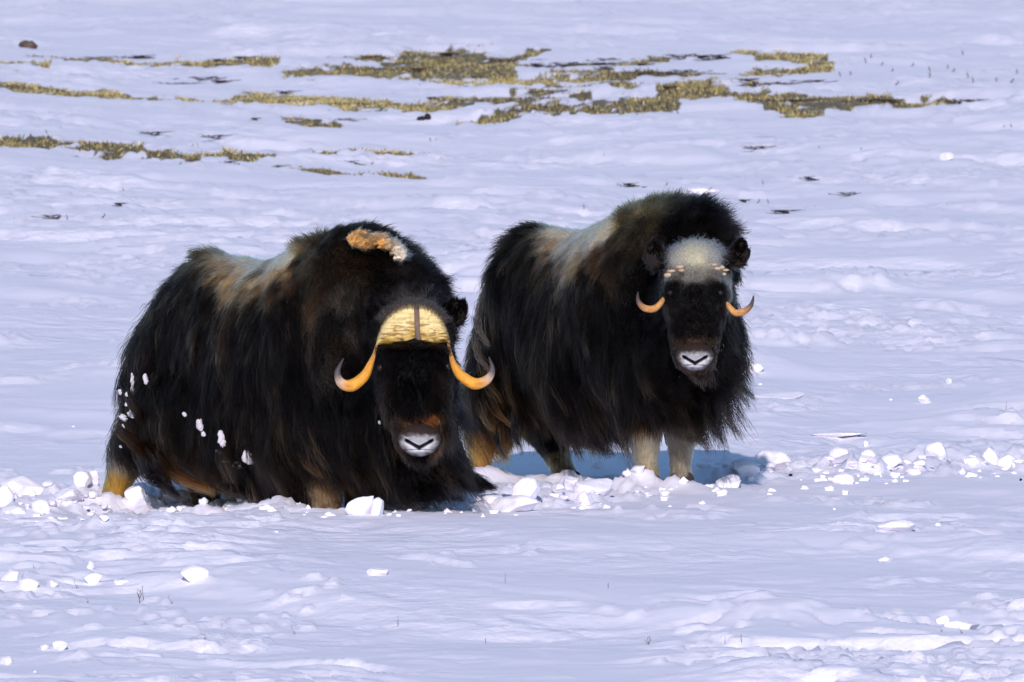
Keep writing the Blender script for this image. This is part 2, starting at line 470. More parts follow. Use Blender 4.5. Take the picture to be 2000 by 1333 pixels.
def boss_half(ox, pc, outline_top, outline_bot, d, bulge, parent, cols, seed):
    """one half of the horn boss: dome between a lower and an upper edge, closed at the back"""
    n, m = 44, 32; V, F, K = [], [], []
    T = spline([np.array([*p, 0]) for p in outline_top], n); B = spline([np.array([*p, 0]) for p in outline_bot], n)
    r = np.random.default_rng(seed)
    for layer in (0, 1):
        for i in range(n+1):
            for j in range(m+1):
                v = j/m; p = B[i]*(1-v)+T[i]*v
                e = max(0, (math.sin(math.pi*(.03+.92*v)))**.75*(math.sin(math.pi*(.16+.80*i/n)))**.5)
                nzv = noise.noise(Vector((p[0]*.03, p[1]*.16, seed)))*.012+noise.noise(Vector((p[0]*.07, p[1]*.42, seed+4)))*.008*min(1, max(.2, 1.3-v))
                dd = d - (bulge*e+nzv*e if layer == 0 else -.03) + .10*v*bulge/.08*.6
                V.append(ox.P(p[0], p[1], dd))
                st = noise.noise(Vector((p[0]*.03, p[1]*.4, 7+seed)))
                st2 = noise.noise(Vector((p[0]*.13, p[1]*.13, 3+seed)))
                fo = min(1, max(0, 1.05-v*2.0+.5*noise.noise(Vector((p[0]*.06, p[1]*.06, seed+30))))); c = np.array(cols[0])*(1-fo) + np.array(cols[1])*fo
                s1 = float(sstep(.02, .22, np.array(st)))*float(sstep(.85, .45, np.array(v)))
                c = c*(1-.85*s1)+np.array([.20, .11, .025])*.85*s1
                s3 = float(sstep(.1, .4, np.array(noise.noise(Vector((p[0]*.05, p[1]*.9, 17+seed))))))*float(sstep(.7, .3, np.array(v)))
                c = c*(1-.6*s3)
                if st2 > .3: c = c*.8
                if v < .08: c = c*.5
                K.append(c)
    q = (n+1)*(m+1)
    for i in range(n):
        for j in range(m):
            a = i*(m+1)+j; F.append((a, a+m+1, a+m+2, a+1)); F.append((q+a+1, q+a+m+2, q+a+m+1, q+a))
    ring = [j for j in range(m+1)]+[i*(m+1)+m for i in range(1, n+1)]+[n*(m+1)+j for j in range(m-1, -1, -1)]+[i*(m+1) for i in range(n-1, 0, -1)]
    for a, b in zip(ring, ring[1:]+ring[:1]): F.append((a, b, q+b, q+a))
    o = mesh_obj('horn_boss', V, F, M_HORN, parent); set_color(o.data, np.array(K))
    bm = bmesh.new(); bm.from_mesh(o.data); bmesh.ops.recalc_face_normals(bm, faces=bm.faces); bm.to_mesh(o.data); bm.free()
    return o

def muzzle(ox, cx, cy, d, w, h, parent, seed=0):
    """nose pad and lips: a rounded pad with two comma nostrils meeting in a V, and a lower lip"""
    n, m = 120, 90; V, F, K = [], [], []
    c = ox.P(cx, cy, d)
    for i in range(m+1):
        th = math.pi*i/m
        for j in range(n):
            ph = 2*math.pi*j/n
            x = math.sin(th)*math.cos(ph); y = math.sin(th)*math.sin(ph); z = math.cos(th)
            X = x*w*(1-.12*max(0, -z)) ; Z = z*h
            Y = y*.085
            col = np.array([.30, .25, .22])
            if y < 0:
                sx = abs(x)
                # V line from outer nostrils down to the middle
                vy = -.42+.72*sx                          # height of the groove at this x (unit z)
                dz = z-vy
                g = math.exp(-(dz/(.13-.05*sx))**4)*float(sstep(.72, .56, np.array(sx)))
                tip = math.exp(-((sx-.54)/.12)**2-((z+.02)/.12)**2)*.7
                ml = math.exp(-((z+.52+.08*sx)/.035)**2)*(sx < .7)
                Y += .026*g+.030*tip+.008*ml
                if dz < 0: Y -= .012*math.exp(-((z+.6)/.3)**2)
                bright = 1.0 if dz < 0 or True else 0
                edge = sstep(.50, .92, np.array(math.hypot(x*(.92 if z < 0 else 1.0), z*.9)+.12*noise.noise(Vector((x*4, z*4, seed+3)))))
                warm = sstep(.12, .5, np.array(z+.15*noise.noise(Vector((x*5, z*5, seed+8)))))
                col = np.array([.60, .60, .61])*(1-edge)+np.array([.05, .033, .024])*edge
                col = col*(1-warm)+np.array([.05, .028, .018])*warm
                if dz > 0: col = col*(.55+.45*min(1, dz < .22))*.85
                elif z > -.5: col = col*.9
                dark = min(1, g*1.3+tip*1.2+ml*.6)
                col = col*(1-dark)+np.array([.012, .010, .012])*dark
                col = col*(1+.25*noise.noise(Vector((x*9, z*9, seed))))
            else: col = np.array([.02, .016, .014])
            V.append(c+np.array([X, Y, Z+.02*0])); K.append(col)
    for i in range(m):
        for j in range(n):
            F.append((i*n+j, i*n+(j+1) % n, (i+1)*n+(j+1) % n, (i+1)*n+j))
    o = mesh_obj('muzzle', V, F, M_MUZZ, parent); set_color(o.data, np.clip(K, 0, 1))
    bm = bmesh.new(); bm.from_mesh(o.data); bmesh.ops.remove_doubles(bm, verts=bm.verts, dist=1e-5); bmesh.ops.recalc_face_normals(bm, faces=bm.faces); bm.to_mesh(o.data); bm.free()
    return o

def eye(ox, px, row, d, r, parent):
    bm = bmesh.new(); bmesh.ops.create_uvsphere(bm, u_segments=20, v_segments=12, radius=r)
    me = bpy.data.meshes.new('eye'); bm.to_mesh(me); bm.free(); me.materials.append(M_EYE)
    me.polygons.foreach_set('use_smooth', [True]*len(me.polygons))
    o = bpy.data.objects.new('eye', me); COL.objects.link(o); o.parent = parent; o.location = ox.P(px, row, d)
    return o
def hoof(ox, px, row, d, parent):
    """cloven hoof: two toes side by side"""
    bm = bmesh.new()
    for s in (-1, 1):
        M = Matrix.Translation((s*.028, -.02, .03)) @ Matrix.Diagonal((.030, .06, .045, 1))
        r_ = bmesh.ops.create_icosphere(bm, subdivisions=3, radius=1, matrix=M)
        for v in r_['verts']:
            v.co.z = max(v.co.z, 0)
            if v.co.y < -.02: v.co.z *= .75
    me = bpy.data.meshes.new('hoof'); bm.to_mesh(me); bm.free()
    me.polygons.foreach_set('use_smooth', [True]*len(me.polygons)); me.materials.append(M_TWIG)
    set_color(me, np.tile([.05, .04, .035], (len(me.vertices), 1)))
    o = bpy.data.objects.new('hoof', me); COL.objects.link(o); o.parent = parent; o.location = ox.P(px, row, d)
    return o

BLK = (.0045, .0035, .0035); DKB = (.008, .0055, .004); BRN = (.034, .020, .010); TAN = (.32, .19, .08); PALE = (.82, .63, .34)
LEGT = (.40, .25, .08); LEGP = (.36, .32, .24); GRY = (.06, .052, .045); ORG = (.16, .075, .025)

def build_ox(ox, label, chains, anchors, head, nchild, seed):
    root = bpy.data.objects.new('muskox', None); COL.objects.link(root); root.location = ox.loc
    tag(root, label, 'muskox', 'muskoxen standing in the snow')
    me = blob_mesh(chains)
    me.name = 'body'; body = bpy.data.objects.new('body', me); COL.objects.link(body); body.parent = root
    me.materials.clear(); me.materials.append(M_SKIN)
    v, t = mesh_np(me)
    bv = BVHTree.FromPolygons([tuple(x) for x in v], [tuple(int(k) for k in x) for x in t])
    rows = []
    for r in anchors:
        if len(r[0]) == 2:
            h = bv.ray_cast(Vector(ox.P(*r[0], -4.0)), Vector((0, 1, -ox.k)).normalized())
            q = np.array(h[0]) if h[0] is not None else np.array(bv.find_nearest(Vector(ox.P(*r[0], .1)))[0])
            r = (q, *r[1:])
        else:
            q0 = np.array(r[0]) + np.array([0, -4.0, 4.0*ox.k])
            h = bv.ray_cast(Vector(q0), Vector((0, 1, -ox.k)).normalized())
            if h[0] is not None and tuple(r[2]) != (0, 0, 1): r = (np.array(h[0]), *r[1:])
        rows.append(r)
        if r[1] > .1: rows.append((np.array(r[0])+np.array([.1, .75, 0]), *r[1:]))
    groom = Groom(rows)
    set_color(me, groom(v)[:, 6:9]*.6)
    srcs = [(v, t)]
    for e in head['ears']:
        eo = ear(ox.P(*e[0]), e[1], e[2], e[3], root, ox)
        srcs.append(mesh_np(eo.data))
    return root, body, groom, srcs

# ---------- right ox
R = Ox(1180, 940); p = R.P
chR = [
 [(p(1040, 640, .42), (.235, .25, .36)), (p(1052, 580, .34), (.21, .25, .315)), (p(1140, 645, .08), (.28, .30, .435)), (p(1235, 605, -.28), (.30, .32, .43)), (p(1305, 600, -.48), (.255, .28, .42))],
 [(p(1225, 540, -.25), (.22, .24, .28)), (p(1300, 505, -.42), (.24, .25, .25)), (p(1340, 520, -.58), (.20, .22, .25))],
 [(p(1300, 700, -.5), (.24, .26, .26)), (p(1335, 640, -.70), (.19, .22, .26)), (p(1352, 580, -.86), (.165, .18, .20))],   # neck
 [(p(1353, 525, -.93), (.150, .15, .105)), (p(1354, 575, -1.02), (.155, .13, .11)), (p(1353, 640, -1.11), (.120, .12, .10)), (p(1352, 698, -1.17), (.098, .095, .075))],
 [(p(1262, 760, -.50), (.10, .12, .14)), (p(1258, 850, -.50), (.062, .07, .08)), (p(1262, 905, -.50), (.045, .05, .06)), (p(1264, 945, -.51), (.056, .07, .035))],
 [(p(1335, 760, -.32), (.10, .12, .14)), (p(1330, 850, -.30), (.06, .07, .08)), (p(1328, 905, -.30), (.042, .05, .06)), (p(1331, 945, -.31), (.052, .07, .035))],
 [(p(965, 760, .34), (.12, .15, .16)), (p(942, 850, .36), (.062, .075, .08)), (p(936, 905, .34), (.045, .05, .06)), (p(938, 952, .33), (.052, .07, .035))],
 [(p(1050, 780, .56), (.12, .15, .16)), (p(1080, 860, .58), (.062, .075, .08)), (p(1098, 910, .56), (.046, .052, .06)), (p(1110, 942, .54), (.052, .07, .035))],
]
def A(ox, px, row, d, L, dr, lift=.25, fz=.12, col=BLK): return ((px, row) if d is None else ox.P(px, row, d), L, dr, lift, fz, col)   # d None: on the surface the camera side shows
def mirror_back(rows, ox, shift=.55):
    out = list(rows)
    for r in rows:
        if len(r[0]) == 3 and r[0][2] > .35 and r[1] > .1:
            out.append((r[0]+np.array([.35, shift, 0]), r[1], r[2], r[3], r[4], r[5]))
    return out
anR = [
 A(R,1299,518,None,.03,(-.3,0,-.6),.3,.3,BLK), A(R,1409,518,None,.03,(.3,0,-.6),.3,.3,BLK), A(R,1300,495,None,.03,(-.3,0,-.2),.3,.3,DKB), A(R,1405,495,None,.03,(.3,0,-.2),.3,.3,DKB),
 A(R,1095,485,None,.045,(-.3,0,-.8),.3,.12,(.54,.40,.23)), A(R,1125,486,None,.045,(-.3,0,-.8),.3,.12,(.60,.48,.30)), A(R,1152,478,None,.045,(-.3,0,-.8),.3,.12,(.60,.49,.32)),
A(R,1000,530,None,.14,(-.05,0,-1),.22,.12,BLK), A(R,1040,550,None,.14,(-.05,0,-1),.22,.12,BLK), A(R,1080,552,None,.14,(-.05,0,-1),.22,.12,BLK), A(R,1120,552,None,.14,(-.05,0,-1),.22,.12,BLK), A(R,1160,545,None,.14,(-.05,0,-1),.22,.12,BLK), A(R,1060,590,None,.14,(-.05,0,-1),.22,.12,BLK), A(R,1110,600,None,.14,(-.05,0,-1),.22,.12,BLK), A(R,1170,580,None,.14,(-.05,0,-1),.22,.12,BLK), A(R,1000,590,None,.14,(-.05,0,-1),.22,.12,BLK),A(R,1282,560,None,.025,(0,0,-1),.2,.2,BLK), A(R,1280,590,None,.025,(0,0,-1),.2,.2,BLK), A(R,1426,560,None,.025,(0,0,-1),.2,.2,BLK), A(R,1428,590,None,.025,(0,0,-1),.2,.2,BLK), A(R,1290,620,None,.025,(0,0,-1),.2,.2,BLK), A(R,1418,620,None,.025,(0,0,-1),.2,.2,BLK),
A(R,1085,462,None,.04,(-.4,0,-.6),.3,.12,PALE), A(R,1110,458,None,.04,(-.4,0,-.6),.3,.12,PALE), A(R,1135,460,None,.04,(-.4,0,-.6),.3,.12,PALE), A(R,1160,460,None,.04,(-.4,0,-.6),.3,.12,PALE), A(R,1182,460,None,.04,(-.4,0,-.6),.3,.12,(.52,.44,.3)), A(R,1120,475,None,.04,(-.4,0,-.6),.3,.12,(.56,.44,.27)), A(R,1095,478,None,.04,(-.4,0,-.6),.3,.12,(.48,.34,.18)), A(R,1065,472,None,.04,(-.4,0,-.6),.3,.12,(.16,.11,.055)), A(R,1145,475,None,.04,(-.4,0,-.6),.3,.12,(.50,.38,.22)), A(R,1075,498,None,.04,(-.4,0,-.6),.3,.12,(.16,.10,.05)), A(R,1110,498,None,.04,(-.4,0,-.6),.3,.12,(.24,.16,.09)), A(R,1140,495,None,.04,(-.4,0,-.6),.3,.12,(.17,.11,.06)), A(R,1172,490,None,.05,(-.4,0,-.6),.3,.12,(.05,.032,.018)), A(R,1200,470,None,.05,(-.3,0,-.6),.3,.12,(.035,.024,.013)), A(R,1195,510,None,.08,(-.1,0,-.9),.3,.12,DKB), A(R,1100,520,None,.04,(-.4,0,-.6),.3,.12,(.09,.055,.03)), A(R,1060,515,None,.04,(-.4,0,-.6),.3,.12,(.07,.045,.025)), A(R,1150,515,None,.04,(-.4,0,-.6),.3,.12,BRN),
 A(R,1240,420,None,.05,(.0,0,.2),.35,.2,(.11,.085,.042)), A(R,1265,410,None,.05,(.2,0,.3),.35,.2,(.10,.078,.038)), A(R,1225,450,None,.06,(-.1,0,-.3),.35,.2,(.05,.036,.018)), A(R,1255,450,None,.06,(.1,0,-.3),.35,.25,(.05,.038,.02)),  # brown hump wool, its left side painted paler olive to look sunlit
 A(R,1225,500,None,.06,(.1,0,-.8),.35,.3,(.022,.015,.009)), A(R,1035,480,None,.12,(-.5,0,-.7),.3,.12,DKB), A(R,1045,510,None,.12,(-.3,0,-.8),.3,.12,DKB),

 A(R,1040,450,.45,.10,(-.8,.1,.1),.4,.15,DKB), A(R,990,500,.45,.20,(-.7,0,-.6),.35,.12,BLK), A(R,950,580,.40,.28,(-.25,0,-1),.25,.10,BLK), A(R,925,680,.40,.30,(-.05,0,-1),.2,.10,BLK),
 A(R,930,780,.40,.22,(.15,0,-1),.2,.10,DKB), A(R,960,820,.30,.20,(.25,0,-1),.2,.10,ORG),
 A(R,1080,470,.30,.055,(-.4,0,-.7),.35,.2,TAN), A(R,1105,450,.15,.05,(-.3,0,-.5),.35,.15,PALE), A(R,1150,450,.0,.05,(-.4,0,-.5),.35,.15,PALE), A(R,1185,452,-.1,.05,(-.4,0,-.6),.35,.15,PALE), A(R,1120,482,.0,.06,(-.3,0,-1),.35,.2,(.30,.22,.13)),
 A(R,1130,505,-.05,.08,(-.3,0,-1),.3,.2,TAN), A(R,1075,515,.15,.09,(-.3,0,-1),.3,.2,BRN), A(R,1170,500,-.2,.09,(-.2,0,-1),.3,.2,(.10,.06,.03)),
 A(R,1080,560,.0,.16,(-.1,0,-1),.25,.12,DKB), A(R,1140,560,-.2,.16,(0,0,-1),.25,.12,DKB), A(R,1060,530,.1,.10,(-.2,0,-1),.25,.15,DKB), A(R,1130,620,-.2,.22,(.05,0,-1),.2,.1,BLK), A(R,1150,478,-.1,.05,(-.3,0,-1),.35,.2,(.36,.28,.18)),
 A(R,1030,560,.2,.26,(-.1,0,-1),.25,.1,BLK), A(R,1000,650,.15,.30,(.05,0,-1),.2,.1,BLK), A(R,1080,600,-.05,.26,(.05,0,-1),.2,.1,BLK), A(R,1100,700,-.15,.32,(.2,0,-1),.2,.1,BLK),
 A(R,1180,600,-.35,.24,(.1,0,-1),.22,.1,BLK), A(R,1180,700,-.4,.34,(.25,0,-1),.2,.1,BLK), A(R,1000,760,.1,.22,(.2,0,-1),.2,.1,DKB), A(R,1090,790,-.1,.16,(.35,0,-1),.2,.1,DKB), A(R,1180,800,-.35,.14,(.35,0,-1),.2,.1,BLK),
 A(R,1225,430,-.35,.07,(-.3,0,.4),.45,.2,(.05,.036,.018)), A(R,1260,400,-.45,.06,(.0,0,.7),.55,.2,(.05,.038,.02)), A(R,1310,385,-.5,.075,(.3,0,.7),.6,.2,DKB), A(R,1370,400,-.6,.11,(.6,0,.6),.75,.2,BLK), A(R,1415,450,-.65,.11,(.9,0,.25),.7,.2,BLK), A(R,1425,530,-.65,.10,(.7,0,-.5),.5,.2,BLK),
 A(R,1240,470,-.6,.07,(.1,0,-.6),.4,.35,BRN), A(R,1250,530,-.68,.06,(.2,0,-.6),.4,.6,DKB), A(R,1255,600,-.7,.08,(.1,0,-1),.35,.5,BLK), A(R,1190,520,-.45,.10,(0,0,-1),.3,.2,(.045,.026,.014)),
 A(R,1310,450,-.72,.08,(.1,0,-.1),.5,.25,DKB), A(R,1380,450,-.78,.08,(.3,0,.1),.5,.25,BLK), A(R,1345,470,-.9,.05,(.0,-.3,.5),.5,.3,DKB),
 A(R,1240,680,-.72,.26,(.1,0,-1),.2,.12,BLK), A(R,1260,780,-.72,.20,(.3,0,-1),.2,.12,BLK), A(R,1330,760,-.80,.23,(.35,0,-1),.25,.12,DKB), A(R,1400,740,-.7,.30,(.6,0,-1),.35,.12,BLK), A(R,1420,650,-.75,.26,(.45,0,-1),.35,.12,BLK), A(R,1420,600,-.8,.16,(.35,0,-1),.35,.12,BLK),
 # forehead wool, face
 A(R,1353,505,-1.02,.042,(0,-.2,-.8),.45,.8,(.72,.66,.44)), A(R,1315,510,-1.0,.040,(-.2,-.2,-.8),.45,.8,(.50,.47,.40)), A(R,1392,510,-1.0,.040,(.2,-.2,-.8),.45,.8,(.50,.47,.40)), A(R,1350,540,-1.08,.03,(0,0,-1),.3,.3,(.26,.25,.22)), A(R,1310,535,-1.05,.03,(0,0,-1),.3,.3,(.25,.22,.18)), A(R,1395,535,-1.05,.03,(0,0,-1),.3,.3,(.25,.22,.18)),
 A(R,1290,548,-.98,.03,(-.1,0,-1),.3,.3,BLK), A(R,1420,548,-.98,.03,(.1,0,-1),.3,.3,BLK),
 A(R,1310,565,-1.1,.02,(-.1,0,-1),.25,.2,BLK), A(R,1395,565,-1.1,.02,(.1,0,-1),.25,.2,BLK), A(R,1352,570,-1.13,.013,(0,0,-1),.25,.2,BLK), A(R,1352,630,-1.2,.012,(0,0,-1),.12,.1,BLK), A(R,1300,640,-1.15,.022,(-.2,0,-1),.25,.2,BLK), A(R,1400,640,-1.15,.022,(.2,0,-1),.25,.2,BLK),
 A(R,1352,672,-1.24,.010,(0,0,-1),.15,.1,(.07,.04,.025)), A(R,1322,672,-1.23,.012,(-.1,0,-1),.15,.1,(.045,.026,.014)), A(R,1382,672,-1.23,.012,(.1,0,-1),.15,.1,(.045,.028,.016)), A(R,1310,680,-1.2,.014,(-.2,0,-1),.25,.2,(.014,.010,.008)), A(R,1395,680,-1.2,.014,(.2,0,-1),.25,.2,(.014,.010,.008)), A(R,1352,655,None,.012,(0,0,-1),.15,.1,BLK), A(R,1322,655,None,.014,(0,0,-1),.15,.1,BLK), A(R,1382,655,None,.014,(0,0,-1),.15,.1,BLK), A(R,1352,735,-1.15,.05,(.1,0,-1),.25,.2,BLK), A(R,1300,720,-1.05,.12,(.1,0,-1),.25,.2,BLK), A(R,1400,720,-1.05,.14,(.3,0,-1),.3,.2,BLK),
 A(R,1275,560,-.9,.06,(-.1,0,-1),.3,.3,BLK), A(R,1435,560,-.85,.07,(.3,0,-1),.3,.3,BLK), A(R,1275,660,-.95,.12,(.0,0,-1),.3,.2,BLK), A(R,1420,680,-.95,.16,(.4,0,-1),.3,.2,BLK),
 # legs
 A(R,1262,850,-.55,.05,(.05,0,-1),.12,.1,LEGP), A(R,1262,900,-.55,.03,(0,0,-1),.12,.1,(.42,.36,.24)), A(R,1258,935,-.55,.03,(0,0,-1),.15,.1,LEGT), A(R,1262,815,-.55,.10,(.1,0,-1),.12,.1,BRN),
 A(R,1330,860,-.35,.04,(.05,0,-1),.12,.1,(.36,.31,.24)), A(R,1328,920,-.35,.03,(0,0,-1),.12,.1,(.36,.31,.24)), A(R,1335,820,-.35,.1,(.05,0,-1),.12,.1,DKB),
 A(R,942,865,.30,.04,(.05,0,-1),.12,.1,LEGT), A(R,938,920,.30,.03,(0,0,-1),.12,.1,(.38,.22,.08)), A(R,1085,850,.5,.05,(.1,0,-1),.12,.1,BLK), A(R,1095,900,.5,.03,(.1,0,-1),.12,.1,(.15,.12,.07)), A(R,1112,935,.5,.025,(.1,0,-1),.12,.1,(.05,.04,.03)),
 A(R,1275,490,-.95,.02,(0,0,1),.2,.2,BLK), A(R,1445,485,-.9,.03,(0,0,1),.2,.2,BLK),
]
rootR, bodyR, groomR, srcR = build_ox(R, 'shaggy dark muskox with pale woolly forehead, standing behind and right of the other', chR, anR,
    {'ears': [((1284, 528, -.97), (-.22, 0, 1), .125, .050), ((1428, 522, -.92), (.42, 0, 1), .118, .048)]}, 0, 11)
hc = lerp_cols([(0, (.42, .24, .10)), (.35, (.50, .25, .075)), (.6, (.42, .20, .07)), (.8, (.07, .05, .045)), (1, (.02, .018, .018))])
horn([p(1300, 575, -1.02), p(1290, 592, -1.09), p(1275, 607, -1.12), p(1255, 606, -1.13), p(1243, 592, -1.13), p(1243, 574, -1.12)], [.005, .011, .0165, .0155, .010, .002], rootR, hc)
horn([p(1404, 585, -1.02), p(1416, 600, -1.09), p(1430, 615, -1.11), p(1448, 612, -1.12), p(1461, 600, -1.12), p(1466, 582, -1.11)], [.005, .011, .0165, .0155, .010, .002], rootR, hc)
# bare horn bases showing through the forehead wool
hb = lerp_cols([(0, (.50, .38, .24)), (1, (.40, .29, .18))])
muzzle(R, 1352, 700, -1.235, .085, .066, rootR, 1)
eye(R, 1306, 577, -1.105, .014, rootR); eye(R, 1401, 577, -1.105, .014, rootR)
for q in ((1264, 958, -.52), (1331, 955, -.33), (938, 962, .31), (1113, 952, .52)): hoof(R, *q, rootR)
keepR = [(p(1352, 700, -1.28), (.078, .10, .060)), (p(1311, 531, -1.18), (.028, .05, .013)), (p(1399, 530, -1.18), (.028, .05, .013)), (p(1303, 578, -1.14), (.014, .05, .012)), (p(1404, 578, -1.14), (.014, .05, .012)), (p(1258, 603, -1.15), (.05, .08, .03)), (p(1444, 608, -1.15), (.05, .08, .03))]
grow('coat', srcR, groomR, 5600, 150000, keepR, rootR, R, 21, wind=(.34, 0, 0))

# ---------- left ox
Lx = Ox(560, 985); p = Lx.P
chL = [
 [(p(338, 745, .52), (.20, .23, .34)), (p(418, 650, .38), (.24, .27, .345)), (p(520, 705, .05), (.31, .33, .425)), (p(630, 680, -.28), (.33, .34, .45)), (p(705, 700, -.48), (.29, .30, .45))],
 [(p(612, 598, -.25), (.23, .25, .25)), (p(696, 562, -.42), (.25, .28, .255)), (p(770, 620, -.6), (.20, .22, .26)), (p(785, 640, -.72), (.18, .2, .22))],
 [(p(400, 800, .35), (.30, .26, .22)), (p(560, 820, -.1), (.33, .30, .24)), (p(700, 830, -.5), (.27, .28, .24)), (p(780, 800, -.75), (.19, .22, .24)), (p(808, 730, -.90), (.17, .18, .20))],
 [(p(808, 665, -.98), (.155, .15, .12)), (p(810, 725, -1.08), (.165, .14, .125)), (p(815, 795, -1.20), (.135, .13, .11)), (p(821, 858, -1.27), (.105, .10, .082))],
 [(p(630, 850, -.50), (.12, .14, .14)), (p(636, 930, -.52), (.075, .08, .08)), (p(640, 985, -.52), (.055, .06, .07)), (p(640, 1025, -.52), (.056, .07, .035))],
 [(p(700, 850, -.36), (.12, .14, .14)), (p(702, 930, -.36), (.062, .07, .08)), (p(700, 985, -.36), (.048, .05, .06)), (p(700, 1025, -.36), (.052, .07, .035))],
 [(p(300, 830, .42), (.14, .16, .15)), (p(248, 885, .48), (.075, .09, .08)), (p(222, 945, .48), (.050, .055, .06)), (p(210, 1010, .46), (.055, .07, .035))],
 [(p(400, 850, .62), (.14, .16, .15)), (p(395, 930, .55), (.075, .09, .08)), (p(400, 985, .52), (.050, .055, .06)), (p(402, 1025, .5), (.052, .07, .035))],
]
